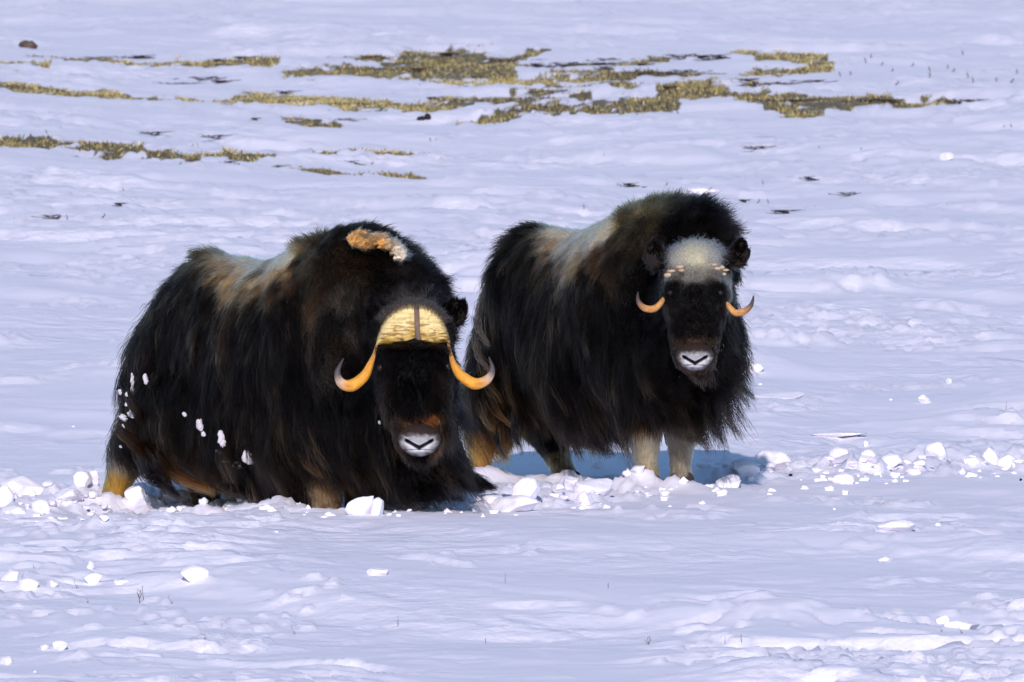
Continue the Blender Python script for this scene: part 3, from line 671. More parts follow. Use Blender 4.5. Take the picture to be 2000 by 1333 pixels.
anL = [
 A(Lx,480,540,None,.045,(-.3,0,-.8),.3,.12,(.62,.46,.25)), A(Lx,505,545,None,.045,(-.3,0,-.8),.3,.12,(.60,.44,.23)), A(Lx,535,536,None,.045,(-.3,0,-.8),.3,.12,(.56,.40,.20)), A(Lx,455,545,None,.045,(-.3,0,-.8),.3,.12,(.42,.25,.10)), A(Lx,470,560,None,.05,(-.3,0,-.8),.3,.12,(.40,.23,.09)), A(Lx,515,562,None,.05,(-.3,0,-.8),.3,.12,(.26,.15,.06)),
A(Lx,350,620,None,.15,(-.05,0,-1),.22,.12,BLK), A(Lx,390,612,None,.15,(-.05,0,-1),.22,.12,BLK), A(Lx,430,612,None,.15,(-.05,0,-1),.22,.12,BLK), A(Lx,475,618,None,.15,(-.05,0,-1),.22,.12,BLK), A(Lx,525,612,None,.15,(-.05,0,-1),.22,.12,BLK), A(Lx,570,605,None,.15,(-.05,0,-1),.22,.12,BLK), A(Lx,440,660,None,.15,(-.05,0,-1),.22,.12,BLK), A(Lx,500,670,None,.15,(-.05,0,-1),.22,.12,BLK), A(Lx,560,660,None,.15,(-.05,0,-1),.22,.12,BLK), A(Lx,400,690,None,.15,(-.05,0,-1),.22,.12,BLK),
A(Lx,470,512,None,.04,(-.5,0,-.6),.3,.12,PALE), A(Lx,495,512,None,.04,(-.5,0,-.6),.3,.12,PALE), A(Lx,520,514,None,.04,(-.5,0,-.6),.3,.12,PALE), A(Lx,545,516,None,.04,(-.5,0,-.6),.3,.12,PALE), A(Lx,565,516,None,.04,(-.5,0,-.6),.3,.12,PALE), A(Lx,500,528,None,.04,(-.5,0,-.6),.3,.12,PALE), A(Lx,530,528,None,.04,(-.5,0,-.6),.3,.12,(.55,.43,.26)), A(Lx,475,530,None,.04,(-.5,0,-.6),.3,.12,(.52,.38,.20)), A(Lx,450,522,None,.04,(-.5,0,-.6),.3,.12,(.30,.21,.11)), A(Lx,440,545,None,.04,(-.5,0,-.6),.3,.12,(.20,.12,.05)), A(Lx,460,562,None,.04,(-.5,0,-.6),.3,.12,(.22,.13,.055)), A(Lx,500,548,None,.04,(-.5,0,-.6),.3,.12,(.46,.30,.13)), A(Lx,530,545,None,.04,(-.5,0,-.6),.3,.12,(.34,.20,.085)), A(Lx,560,534,None,.04,(-.5,0,-.6),.3,.12,(.26,.15,.06)), A(Lx,485,570,None,.04,(-.5,0,-.6),.3,.12,(.14,.08,.035)), A(Lx,430,580,None,.07,(-.3,0,-.8),.3,.12,DKB), A(Lx,465,592,None,.08,(-.2,0,-.8),.3,.12,DKB), A(Lx,520,575,None,.04,(-.5,0,-.6),.3,.12,BRN), A(Lx,585,515,None,.05,(-.4,0,-.6),.3,.12,(.035,.022,.012)), A(Lx,600,560,None,.07,(-.1,0,-.9),.3,.12,DKB), A(Lx,395,545,None,.12,(-.4,0,-.8),.3,.12,DKB), A(Lx,415,575,None,.12,(-.3,0,-.8),.3,.12,DKB),
 A(Lx,680,640,None,.05,(.1,0,-.8),.35,.5,(.07,.06,.05)), A(Lx,660,590,None,.05,(.1,0,-.8),.35,.5,(.07,.058,.045)), A(Lx,655,680,None,.06,(.1,0,-.8),.35,.5,(.05,.04,.033)), A(Lx,690,560,None,.05,(.1,0,-.8),.35,.4,(.06,.05,.038)), A(Lx,640,530,None,.06,(.1,0,-.8),.35,.3,(.022,.015,.010)),

 A(Lx,430,500,.5,.11,(-.7,.1,.1),.35,.15,DKB), A(Lx,360,545,.55,.20,(-.7,0,-.6),.3,.12,BLK), A(Lx,300,610,.5,.28,(-.5,0,-1),.28,.12,BLK), A(Lx,260,700,.5,.30,(-.15,0,-1),.2,.10,BLK), A(Lx,245,790,.5,.26,(-.05,0,-1),.2,.10,BLK),
 A(Lx,270,840,.35,.24,(.15,0,-1),.2,.10,BLK), A(Lx,330,850,.3,.24,(.6,0,-1),.2,.10,BLK), A(Lx,400,880,.25,.22,(.6,0,-1),.2,.1,BRN),
 A(Lx,445,520,.35,.055,(-.4,0,-.7),.35,.2,TAN), A(Lx,485,505,.2,.05,(-.3,0,-.5),.35,.15,PALE), A(Lx,530,508,.05,.05,(-.3,0,-.5),.35,.15,PALE), A(Lx,565,508,-.05,.05,(-.4,0,-.5),.35,.15,PALE), A(Lx,500,535,.05,.06,(-.3,0,-1),.35,.2,(.34,.24,.14)),
 A(Lx,450,565,.15,.09,(-.3,0,-1),.3,.2,TAN), A(Lx,510,565,-.02,.08,(-.3,0,-1),.3,.2,(.20,.115,.05)), A(Lx,460,595,.05,.12,(-.2,0,-1),.3,.15,(.06,.035,.018)), A(Lx,570,550,-.25,.09,(-.2,0,-1),.3,.2,(.06,.035,.02)), A(Lx,400,560,.3,.14,(-.4,0,-1),.3,.15,DKB),
 A(Lx,420,620,.05,.16,(-.1,0,-1),.25,.12,BLK), A(Lx,500,615,-.2,.16,(0,0,-1),.25,.12,BLK), A(Lx,560,590,-.35,.14,(0,0,-1),.25,.12,DKB), A(Lx,350,600,.3,.2,(-.2,0,-1),.25,.12,BLK), A(Lx,540,535,-.15,.055,(-.2,0,-1),.35,.2,(.34,.20,.085)), A(Lx,470,540,.1,.05,(-.3,0,-.8),.35,.2,(.34,.23,.12)), A(Lx,520,640,-.28,.22,(.1,0,-1),.2,.1,BLK), A(Lx,450,700,-.05,.26,(.1,0,-1),.2,.1,BLK),
 A(Lx,400,640,.2,.26,(-.15,0,-1),.22,.1,BLK), A(Lx,340,700,.3,.30,(-.1,0,-1),.2,.1,BLK), A(Lx,480,680,-.1,.28,(.1,0,-1),.2,.1,BLK), A(Lx,420,780,.1,.30,(.2,0,-1),.2,.1,BLK), A(Lx,560,740,-.35,.30,(.25,0,-1),.2,.1,BLK), A(Lx,560,640,-.3,.22,(.1,0,-1),.22,.1,DKB),
 A(Lx,480,860,-.05,.24,(.5,0,-1),.2,.1,BLK), A(Lx,440,900,.1,.18,(.6,0,-1),.2,.1,BLK), A(Lx,560,880,-.3,.24,(.6,0,-1),.2,.1,DKB), A(Lx,640,850,-.7,.26,(.5,0,-1),.2,.1,BLK), A(Lx,640,760,-.65,.30,(.3,0,-1),.2,.1,BLK),
 A(Lx,600,485,-.3,.07,(-.3,0,.3),.45,.2,BRN), A(Lx,650,455,-.45,.06,(.3,0,.3),.35,.15,DKB), A(Lx,710,445,-.5,.075,(.6,0,.2),.4,.2,DKB), A(Lx,770,470,-.6,.09,(.8,0,.1),.5,.25,DKB), A(Lx,830,530,-.7,.09,(.8,0,.2),.6,.25,BLK), A(Lx,865,590,-.75,.08,(.8,0,.1),.5,.25,BLK),
 A(Lx,625,540,-.5,.09,(0,0,-.8),.35,.25,BRN), A(Lx,680,520,-.65,.07,(.2,0,-.4),.4,.35,BRN), A(Lx,740,530,-.78,.07,(.3,0,-.2),.45,.35,DKB), A(Lx,800,560,-.85,.06,(.4,0,0),.5,.35,DKB),
 A(Lx,670,600,-.7,.06,(.1,0,-.8),.35,.55,GRY), A(Lx,660,660,-.72,.08,(.1,0,-1),.3,.5,BRN), A(Lx,715,610,-.85,.06,(.1,0,-.8),.4,.3,BLK),
 A(Lx,690,690,-.85,.10,(.1,0,-1),.3,.3,BLK), A(Lx,715,800,-.9,.24,(.2,0,-1),.2,.12,BLK), A(Lx,740,890,-.95,.26,(.7,0,-1),.25,.12,BLK), A(Lx,680,900,-.75,.24,(.7,0,-1),.2,.12,BLK), A(Lx,840,900,-1.0,.38,(1.3,0,-.6),.3,.12,BLK), A(Lx,870,840,-.95,.30,(.8,0,-1),.3,.12,BLK), A(Lx,800,920,-.95,.36,(1.2,0,-.6),.3,.12,BLK),
 A(Lx,880,760,-.95,.10,(.2,0,-1),.25,.2,BLK),
 # face
 A(Lx,760,700,-1.15,.03,(-.1,0,-1),.25,.2,BLK), A(Lx,860,700,-1.15,.03,(.1,0,-1),.25,.2,BLK), A(Lx,812,720,-1.2,.015,(0,0,-1),.15,.1,BLK), A(Lx,815,790,-1.3,.012,(0,0,-1),.12,.1,BLK), A(Lx,760,790,-1.25,.035,(-.2,0,-1),.25,.2,BLK), A(Lx,870,780,-1.25,.03,(.2,0,-1),.25,.2,DKB),
 A(Lx,818,826,-1.36,.010,(0,0,-1),.15,.1,(.05,.025,.015)), A(Lx,848,824,-1.35,.012,(.1,0,-1),.15,.1,(.17,.065,.018)), A(Lx,798,834,-1.35,.012,(-.1,0,-1),.15,.1,(.08,.04,.02)), A(Lx,800,812,None,.012,(0,0,-1),.15,.1,BLK), A(Lx,842,806,None,.012,(0,0,-1),.15,.1,DKB), A(Lx,820,805,None,.012,(0,0,-1),.15,.1,BLK), A(Lx,780,840,-1.3,.018,(-.2,0,-1),.25,.2,(.02,.012,.009)), A(Lx,862,835,-1.3,.018,(.2,0,-1),.25,.2,(.04,.022,.014)), A(Lx,822,900,-1.25,.06,(.2,0,-1),.25,.2,BLK), A(Lx,770,880,-1.15,.14,(.1,0,-1),.25,.2,BLK), A(Lx,870,880,-1.1,.16,(.6,0,-1),.3,.2,BLK),
 A(Lx,730,750,-1.05,.06,(-.1,0,-1),.3,.3,BLK), A(Lx,893,740,-1.0,.05,(.2,0,-1),.3,.3,BLK), A(Lx,808,600,-1.0,.05,(0,0,.6),.5,.3,GRY), A(Lx,740,650,-1.05,.05,(-.4,0,-.6),.4,.3,BLK), A(Lx,880,650,-1.05,.04,(.4,0,-.6),.4,.3,BLK),
 # legs
 A(Lx,636,930,-.6,.05,(.1,0,-1),.15,.15,(.14,.085,.045)), A(Lx,640,970,-.6,.04,(.1,0,-1),.15,.1,(.26,.18,.10)), A(Lx,640,900,-.65,.12,(.4,0,-1),.15,.1,DKB), A(Lx,702,950,-.42,.05,(.05,0,-1),.15,.1,BLK),
 A(Lx,240,890,.42,.06,(-.1,0,-1),.15,.1,BLK), A(Lx,228,905,.42,.04,(-.1,0,-1),.12,.1,LEGP), A(Lx,222,930,.42,.03,(-.1,0,-1),.12,.1,(.46,.27,.07)), A(Lx,216,960,.42,.03,(-.1,0,-1),.12,.1,(.46,.27,.06)),
 A(Lx,380,945,.45,.06,(.3,0,-1),.15,.1,(.09,.045,.02)), A(Lx,405,975,.45,.03,(.1,0,-1),.12,.1,DKB),
 A(Lx,895,600,-.95,.03,(0,0,1),.2,.2,BLK), A(Lx,725,600,-1.0,.03,(0,0,1),.2,.2,BLK),
]
anL = mirror_back(anL, Lx)
rootL, bodyL, groomL, srcL = build_ox(Lx, 'large muskox bull with yellow horn boss and snow-clotted flank, wading through the churned snow', chL, anL,
    {'ears': [((868, 632, -.98), (.75, 0, .55), .125, .05), ((745, 640, -.98), (-.35, 0, 1), .12, .046)]}, 0, 12)
cb = [(.72, .57, .25), (.50, .30, .045)]
boss_half(Lx, 0, [(811, 599), (792, 601), (765, 617), (746, 645), (737, 677)], [(814, 684), (795, 683), (770, 678), (750, 677), (737, 681)], -1.118, .066, rootL, cb, 1)
boss_half(Lx, 0, [(821, 599), (838, 602), (858, 617), (873, 642), (881, 671)], [(824, 684), (840, 680), (858, 675), (872, 673), (881, 676)], -1.118, .066, rootL, cb, 5)
gc = lerp_cols([(0, (.17, .12, .09)), (1, (.11, .075, .06))])
horn([p(816, 602, -1.07), p(818, 640, -1.118), p(821, 690, -1.135)], [.018, .022, .020], rootL, gc, 'boss_groove', 16, 12)
rimc = lerp_cols([(0, (.10, .085, .07)), (1, (.10, .085, .07))])
hc = lerp_cols([(0, (.18, .10, .05)), (.2, (.42, .20, .05)), (.35, (.62, .27, .03)), (.62, (.66, .29, .035)), (.74, (.48, .34, .24)), (.82, (.08, .07, .07)), (1, (.015, .015, .018))])
horn([p(741, 672, -1.115), p(735, 694, -1.135), p(728, 713, -1.15), p(716, 738, -1.17), p(692, 756, -1.18), p(672, 752, -1.18), p(664, 731, -1.17), p(676, 703, -1.16)], [.006, .007, .014, .023, .0275, .022, .013, .002], rootL, hc)
horn([p(877, 674, -1.115), p(882, 696, -1.135), p(888, 716, -1.15), p(902, 737, -1.17), p(928, 753, -1.18), p(952, 745, -1.18), p(962, 725, -1.17), p(955, 700, -1.16)], [.006, .008, .015, .023, .026, .020, .012, .002], rootL, hc)
muzzle(Lx, 822, 862, -1.345, .094, .072, rootL, 2)
eye(Lx, 747, 722, -1.155, .016, rootL); eye(Lx, 876, 720, -1.155, .016, rootL)
for q in ((640, 1035, -.54), (700, 1035, -.38), (206, 1020, .44), (402, 1035, .48)): hoof(Lx, *q, rootL)
keepL = [(p(808, 642, -1.22), (.140, .14, .082)), (p(822, 862, -1.39), (.086, .10, .066)), (p(742, 722, -1.20), (.016, .05, .013)), (p(881, 720, -1.20), (.016, .05, .013)), (p(692, 742, -1.24), (.065, .09, .05)), (p(932, 738, -1.24), (.065, .09, .05))]
grow('coat', srcL, groomL, 6200, 165000, keepL, rootL, Lx, 31, wind=(.42, 0, 0))

# ------------------------------------------------------------------ things caught in the coats
def bvh_of(o):
    v, t = mesh_np(o.data); return BVHTree.FromPolygons([tuple(x) for x in v], [tuple(int(k) for k in x) for x in t])
def on_coat(ox, bvh, px, row, out=.05):
    """point on the coat that the camera sees at this spot of the animal"""
    a = ox.P(px, row, -4.0); d = Vector((0, 1, -ox.k)).normalized()
    h = bvh.ray_cast(Vector(a), d)
    if h[0] is None:
        h = bvh.find_nearest(Vector(ox.P(px, row, -.2)))
        q = np.array(h[0]); pp = ox.P(px, row, float(q[1])); return pp
    return np.array(h[0])-np.array(d)*out
bvL = bvh_of(bodyL); bvR = bvh_of(bodyR)
def locks(name, parent, items, seed, radius=.0014, NP=12):
    """hanging locks of long hair: items = (points, strands, spread, root colour, tip colour)"""
    r = np.random.default_rng(seed); PP, CC, RR = [], [], []
    for pts, n, spread, c0, c1 in items:
        S = spline(pts, NP-1); t = np.linspace(0, 1, NP)[:, None]
        for k in range(n):
            L = r.uniform(.6, 1.08); off = r.normal(size=3)*spread; st = r.uniform(-.05, .25)
            u = np.clip(st+(1-st)*np.linspace(0, 1, NP)*L, 0, 1.0)
            q = np.stack([np.interp(u, np.linspace(0, 1, NP), S[:, i]) for i in range(3)], -1)
            q = q+off*(.55+.45*np.cos(u*3.0))[:, None]+np.cumsum(r.normal(size=(NP, 3))*.0022, 0)
            PP.append(q); f = np.clip(u[:, None]+r.normal()*.1, 0, 1); m = math.exp(r.normal()*.3)
            CC.append(np.clip((np.array(c0)*(1-f)+np.array(c1)*f)*m, .002, .8)); RR.append(radius*(1-.8*np.linspace(0, 1, NP))*r.uniform(.6, 1.3))
    P = np.array(PP, np.float32); n = len(P)
    cu = bpy.data.hair_curves.new(name); cu.add_curves([NP]*n)
    cu.attributes['position'].data.foreach_set('vector', P.ravel())
    ra = cu.attributes.get('radius') or cu.attributes.new('radius', 'FLOAT', 'POINT')
    ra.data.foreach_set('value', np.array(RR, np.float32).ravel())
    c4 = np.ones((n, NP, 4), np.float32); c4[..., :3] = np.array(CC)
    cu.attributes.new('tint', 'FLOAT_COLOR', 'POINT').data.foreach_set('color', c4.ravel())
    cu.materials.append(M_FUR); o = bpy.data.objects.new(name, cu); COL.objects.link(o); o.parent = parent
    return o
def cl(ox, bv, pxs, out=.06, back=None): return [on_coat(ox, bv, a, b, out) if back is None else ox.P(a, b, back) for a, b in pxs]
GB = (.10, .06, .03); OB = (.22, .10, .03); KB = (.006, .005, .005); SL = (.10, .09, .08)
itR = []
for x0, y0, x1, y1, c in ((925,655,960,735,GB),(935,690,985,800,OB),(950,760,1010,850,OB),(940,780,975,860,OB),(985,700,1010,820,GB),(1010,720,1050,840,GB),(1040,700,1075,810,GB),(1060,690,1110,820,(.18,.13,.08)),(1085,740,1130,830,(.20,.15,.09)),(1100,760,1150,850,GB),(1150,720,1190,810,GB),(930,610,955,680,GB),(1000,810,1020,890,KB),(970,830,990,900,KB),(1040,830,1070,900,KB),(1130,830,1195,895,KB),(1110,820,1160,880,KB),(1150,840,1205,890,KB),(1385,740,1440,860,KB),(1400,700,1465,800,KB),(1400,720,1475,780,KB),(1370,770,1420,880,KB),(1330,800,1385,885,KB),(1410,780,1450,860,GB),(1395,680,1440,750,GB),(1300,820,1320,890,KB)):
    mx, my = (x0*.55+x1*.45)-6, (y0+y1)/2
    a = on_coat(R, bvR, x0, y0, .07); b = on_coat(R, bvR, mx, my, .11)
    d = b[1]; itR.append(([a, b, R.P(x1*.7+mx*.3, y1*.6+my*.4, d-.02), R.P(x1, y1, d)], 30, .013, KB if c != KB else c, c))
locks('hair_lock', rootR, itR, 5)
itL = []
for x0, y0, x1, y1, c, n in ((232,835,330,905,OB,70),(280,862,420,965,OB,120),(250,760,300,850,GB,40),(300,740,345,850,GB,40),(340,850,400,930,GB,60),(430,690,460,790,GB,30),(540,860,640,960,GB,60),(590,880,660,940,OB,50),(300,900,350,975,KB,60),(270,890,320,955,KB,60),(440,900,500,985,KB,50),(470,920,530,990,KB,50),(420,930,480,960,KB,60),(500,930,560,985,KB,50),
   (800,910,970,955,KB,160),(830,900,945,960,KB,160),(770,930,905,975,KB,140),(760,940,860,982,KB,120),(730,940,800,985,KB,120),(710,930,745,985,KB,90),(870,880,960,950,KB,160),(740,950,790,985,SL,25),(800,930,860,975,SL,25),(850,925,900,965,GB,20),(880,820,925,930,KB,70),(888,760,915,850,KB,50)):
    mx, my = (x0+x1)/2-(x1-x0)*.08, (y0+y1)/2+(y1-y0)*.12
    a = on_coat(Lx, bvL, x0, y0, .03); b = on_coat(Lx, bvL, mx, my, .05)
    if x0 > 700 and b[1] > a[1]+.2: b = Lx.P(mx, my, a[1]+.02)
    d = b[1]; itL.append(([a, b, Lx.P(x1*.7+mx*.3, y1*.65+my*.35, d-.01), Lx.P(x1, y1, d)], int(n*1.5), .017, KB if c is not SL else c, c))
locks('hair_lock', rootL, itL, 6)
itF = []
rf = random.Random(4)
for k in range(46):
    th = math.pi*(.04+.92*k/45); cx, cy = 809+80*math.cos(th), 682-86*math.sin(th)
    ox_, oy_ = math.cos(th), -math.sin(th); L_ = rf.uniform(7, 13)
    itF.append(([Lx.P(cx-ox_*6, cy-oy_*6, -1.13), Lx.P(cx+ox_*2, cy+oy_*2, -1.13), Lx.P(cx+ox_*L_*.7, cy+oy_*L_*.7, -1.12), Lx.P(cx+ox_*L_, cy+oy_*L_+2, -1.09)], 20, .006, (.05, .04, .035) if .2 < th/math.pi < .8 else KB, (.09, .07, .06) if .2 < th/math.pi < .8 else KB))
for k in range(40):
    cx = 740+139*k/39; dy = 5*math.sin(math.pi*min(1, abs((cx-809)/70))); cy = 687-dy
    itF.append(([Lx.P(cx, cy+8, -1.15), Lx.P(cx, cy+2, -1.185), Lx.P(cx+rf.gauss(0, 3), cy-1, -1.20), Lx.P(cx+rf.gauss(0, 4), cy-rf.uniform(2, 6), -1.20)], 10, .005, KB, KB))
locks('forelock', rootL, itF, 8, .0011)

def lumpy(name, pts, mat, parent, seed, amp=.35, sub=3, flat=1.0, stretch=None):
    """small irregular lump made of merged balls with noise"""
    bm = bmesh.new()
    for (c, r_) in pts:
        rs = bmesh.ops.create_icosphere(bm, subdivisions=sub, radius=1)
        for v in rs['verts']:
            n_ = noise.noise(v.co*1.6+Vector((seed, c[0]*9, 2)))*amp+noise.noise(v.co*4+Vector((seed, 5, c[2]*9)))*amp*.4
            v.co = Vector(c)+Vector((v.co[0]*r_[0], v.co[1]*r_[1], v.co[2]*r_[2]))*(1+n_)
    me = bpy.data.meshes.new(name); bm.to_mesh(me); bm.free(); me.materials.append(mat)
    me.polygons.foreach_set('use_smooth', [True]*len(me.polygons))
    o = bpy.data.objects.new(name, me); COL.objects.link(o); o.parent = parent
    return o
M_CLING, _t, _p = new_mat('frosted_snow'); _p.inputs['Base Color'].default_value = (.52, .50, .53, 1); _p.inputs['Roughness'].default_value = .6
k = 0
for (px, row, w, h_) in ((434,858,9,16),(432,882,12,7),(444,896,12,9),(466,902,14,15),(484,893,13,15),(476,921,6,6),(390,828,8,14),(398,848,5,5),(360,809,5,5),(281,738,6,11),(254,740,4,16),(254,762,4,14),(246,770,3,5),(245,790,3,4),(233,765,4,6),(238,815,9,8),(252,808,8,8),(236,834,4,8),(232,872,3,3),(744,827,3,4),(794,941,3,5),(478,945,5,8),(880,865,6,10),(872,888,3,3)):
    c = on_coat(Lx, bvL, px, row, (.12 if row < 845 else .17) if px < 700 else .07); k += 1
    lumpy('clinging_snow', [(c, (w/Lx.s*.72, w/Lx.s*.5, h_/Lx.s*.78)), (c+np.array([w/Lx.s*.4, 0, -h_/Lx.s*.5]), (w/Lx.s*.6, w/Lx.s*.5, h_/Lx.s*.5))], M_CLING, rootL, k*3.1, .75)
c = on_coat(R, bvR, 1324, 739, .04); lumpy('clinging_snow', [(c, (.006, .006, .008))], M_CLING, rootR, 3)
for sd, bl in ((3, [(1300,543,5,8),(1307,535,6,5),(1324,527,6,6),(1327,534,4,5)]), (9, [(1390,523,5,4),(1397,530,6,5),(1405,528,4,6),(1412,533,5,4),(1409,541,3,5)])):
    ob = lumpy('horn_base', [(R.P(a, b, -1.150), (w*1.2/R.s, .010, h_*.6/R.s)) for a, b, w, h_ in bl], M_HORN, rootR, sd*1.7, .6, 3)
    set_color(ob.data, np.tile([.46, .35, .23], (len(ob.data.vertices), 1)))
# shed wool draped over the bull's hump
M_WOOL = tint_mat('matted_wool', .85, .15, .012, 45, 1.0)
wp = [(694,468,13,12),(706,458,13,9),(712,476,15,11),(728,470,13,9),(742,468,14,9),(752,476,14,11),(765,474,11,9),(770,480,12,10),(777,487,13,11),(784,497,13,12),(800,496,12,6),(808,495,11,8),(815,494,9,7),(821,495,7,6),(740,459,18,5)]
balls = []; wc = []
for (px, row, w, h_) in wp:
    c = on_coat(Lx, bvL, px, row+4, .17); balls.append((c, (w/Lx.s, .028, h_/Lx.s)))
wool = lumpy('shed_wool', balls, M_WOOL, rootL, 4.4, .5, 4)
vv, tt = mesh_np(wool.data)
xx = (vv[:, 0]*Lx.s+Lx.px0)
f = sstep(745, 790, xx)[:, None]
base = np.array([.50, .27, .085])*(1-f)+np.array([.60, .53, .42])*f
nn = vec_noise(vv, 60, 3)[:, :1]+vec_noise(vv, 20, 8)[:, :1]
set_color(wool.data, np.clip(base*np.exp(.5*nn), .02, .8))
gw = Groom([(Lx.P(690, 468, -.5), .018, (.5, -.3, .2), .6, .5, (.38, .21, .08)), (Lx.P(740, 470, -.6), .018, (.6, -.3, .1), .6, .6, (.42, .27, .12)), (Lx.P(790, 490, -.6), .016, (.6, -.3, .1), .6, .6, (.55, .48, .38)), (Lx.P(820, 500, -.6), .04, (.7, -.1, .3), .6, .6, (.40, .36, .30))])
grow('wool_fibre', [(vv, tt)], gw, 300, 2600, [], wool, Lx, 77, .0009)

# ------------------------------------------------------------------ ground cover and loose things
def place(o, px, row, dz=0.0):
    k = math.tan(dep(row)); y0 = CAM_H/k
    ys = np.arange(y0-14*(y0/80), y0+14*(y0/80), .03); xs = (px-1000)/FPX*ys
    hh = height(xs, ys); hit = np.nonzero(hh >= CAM_H-k*ys)[0]     # first place where the sight line meets the relief
    i = hit[0] if len(hit) else len(ys)//2
    x, y, z = float(xs[i]), float(ys[i]), float(hh[i])
    o.location = (x, y, z+dz); return o
def build_grass():
    r = np.random.default_rng(3)
    V, C_ = [], []
    n = 1500000
    Y = r.uniform(124, 162, n); X = r.uniform(-1, 1, n)*Y*.0291*1.25
    m = bandmask(X, Y); ok = r.random(n) < np.clip((m-.30)*1.3, 0, 1)*.5
    X, Y, m = X[ok], Y[ok], m[ok]
    n = min(len(X), 110000); X, Y, m = X[:n], Y[:n], m[:n]
    H = height(X, Y)-.004
    tuft = fbm(X/.35, Y/.5, 3)
    Lh = np.clip(.019+.035*tuft+.009*r.normal(size=n), .007, .055)*(.5+.5*m)
    a = r.uniform(0, 6.28, n); w = r.uniform(.004, .010, n)
    lean = r.normal(size=(n, 2))*.6
    dx = np.cos(a)*w; dy = np.sin(a)*w*.4
    b0 = np.stack([X-dx, Y-dy, H-.005], -1); b1 = np.stack([X+dx, Y+dy, H-.005], -1)
    tp = np.stack([X+lean[:, 0]*Lh, Y+lean[:, 1]*Lh, H+Lh], -1)
    V = np.stack([b0, b1, tp], 1).reshape(-1, 3)
    T = np.arange(3*n).reshape(-1, 3)
    me = fast_mesh('dry_grass', V, T, 3, False)
    big = fbm(X/1.5+9, Y/2.5+4, 2)
    pal = np.array([[.09, .07, .045], [.28, .25, .12], [.38, .33, .14], [.48, .38, .15], [.56, .49, .30], [.60, .56, .44]])
    pick = np.clip((r.normal(size=n)*1.3+1.6+big*2.5), 0, 5.99).astype(int)
    col = pal[pick]*np.exp(.25*r.normal(size=(n, 1)))
    set_color(me, np.clip(np.repeat(col, 3, 0), .01, .7)); me.materials.append(M_GRASS)
    o = bpy.data.objects.new('dry_grass', me); COL.objects.link(o); o['kind'] = 'stuff'
    o['label'] = 'dry yellow tundra grass showing in strips through the snow'
    print('grass blades', n)
build_grass()

# dark woody sprigs
def sprig_mesh(seed, n, spread, hgt, w, col):
    """low branching twigs grown from one root; every new twig starts on an older one"""
    r = random.Random(seed); V, F, K, nodes = [], [], [], []
    def ring(q, ww, i_=0):
        i = len(V)
        for e in ((ww, 0, 0), (0, ww, ww*.4), (-ww, 0, 0), (0, -ww, -ww*.4)): V.append(q+Vector(e)+Vector((0, 0, ww if e[0] else 0))); K.append([c*math.exp(r.gauss(0, .25)) for c in col])
        nodes.append((q, i, ww)); return i
    ring(Vector((0, 0, -.012)), w)
    for k in range(n*2):
        q, i, ww = r.choice(nodes); tall = hgt > spread
        st = Vector((r.gauss(0, .25 if tall else 1), r.gauss(0, .5), abs(r.gauss(.8 if tall else .1, .35))))*(hgt*.3 if tall else spread*.5)
        p_ = q+st; p_.z = min(p_.z, hgt*r.uniform(.5, 1))
        j = ring(p_, max(ww*.85, w*.35))
        for e in range(4): F.append((i+e, i+(e+1) % 4, j+(e+1) % 4, j+e))
    me = bpy.data.meshes.new('heather_sprig'); me.from_pydata([tuple(v) for v in V], [], F); me.update()
    set_color(me, np.clip(K, .004, .6)); me.materials.append(M_TWIG); return me
DK = (.022, .014, .016); RD = (.10, .05, .035)
sm = [sprig_mesh(i, 30, .06, .035, .0045, DK) for i in range(4)]
ss = [sprig_mesh(20+i, 7, .04, .045, .0024, (.09, .055, .05)) for i in range(3)]
def add_sprig(me, px, row, label, group=None, sc=1.0, sx=1.0, rz=0.0, dz=0.0, name='heather_sprig'):
    o = bpy.data.objects.new(name, me); COL.objects.link(o); place(o, px, row, dz); o.scale = (sc*sx, sc, sc); o.rotation_euler = (0, 0, rz)
    tag(o, label, 'sprig', group); return o
far = [(743,135),(845,138),(955,151),(735,112),(880,108),(1060,128),(1090,130),(1120,127),(1180,126),(1200,132),(1235,120),(1350,110),(1375,112),(1400,116),(1290,145),(1345,140),(1460,155),(1480,160),(1500,165),(1580,160),(1600,158),(300,112),(255,113),(200,113),(480,114),(440,118),(345,163),(415,155),(440,160),(575,182),(560,178),(700,205),(850,192),(970,122),(1000,120),(1195,117),(1260,126),(1425,112),(1530,198),(1710,196),(1730,198),(1760,200),(1880,199),(1100,178),(1320,173),(1390,174)]
for i, (a, b) in enumerate(far):
    add_sprig(sm[i % 4], a, b+2, 'low dark sprig of woody heather among the far grass strips', 'heather sprigs in the far grass', .7+.6*((i*37) % 10)/10, 1.2+1.0*((i*13) % 5)/5, dz=-.012)
rt = [(1700,115),(1720,128),(1690,128),(1850,135),(1860,140),(1890,152),(1815,150),(1780,130),(1900,162),(1945,160),(1975,162),(1640,150),(1660,148),(1750,165),(1880,108),(1985,145),(1740,140),(1815,140)]
for i, (a, b) in enumerate(rt):
    add_sprig(ss[i % 3], a, b, 'thin faint sprig scattered over the snow right of the grass strips', 'sprigs right of the grass strips', 1.0, 1.6)
mid = [(500,235),(550,236),(580,236),(680,237),(850,275),(840,277),(420,272),(375,285),(385,287),(465,322),(350,322),(240,376),(235,402),(200,428),(130,430),(110,430),(25,430),(90,262),(300,264),(1205,408),(1140,407),(1245,365),(1300,362),(1490,362),(1455,395),(1480,397),(1500,397),(1665,382),(1960,250),(1975,252),(1480,292),(1680,293),(1600,292),(700,322),(725,322)]
for i, (a, b) in enumerate(mid):
    add_sprig(ss[i % 3] if i % 3 else sm[i % 4], a, b, 'tiny dark sprig poking from open snow between grass strips and muskoxen', 'small sprigs on the open snow', .55+.3*((i*7) % 4)/4, 1.4)
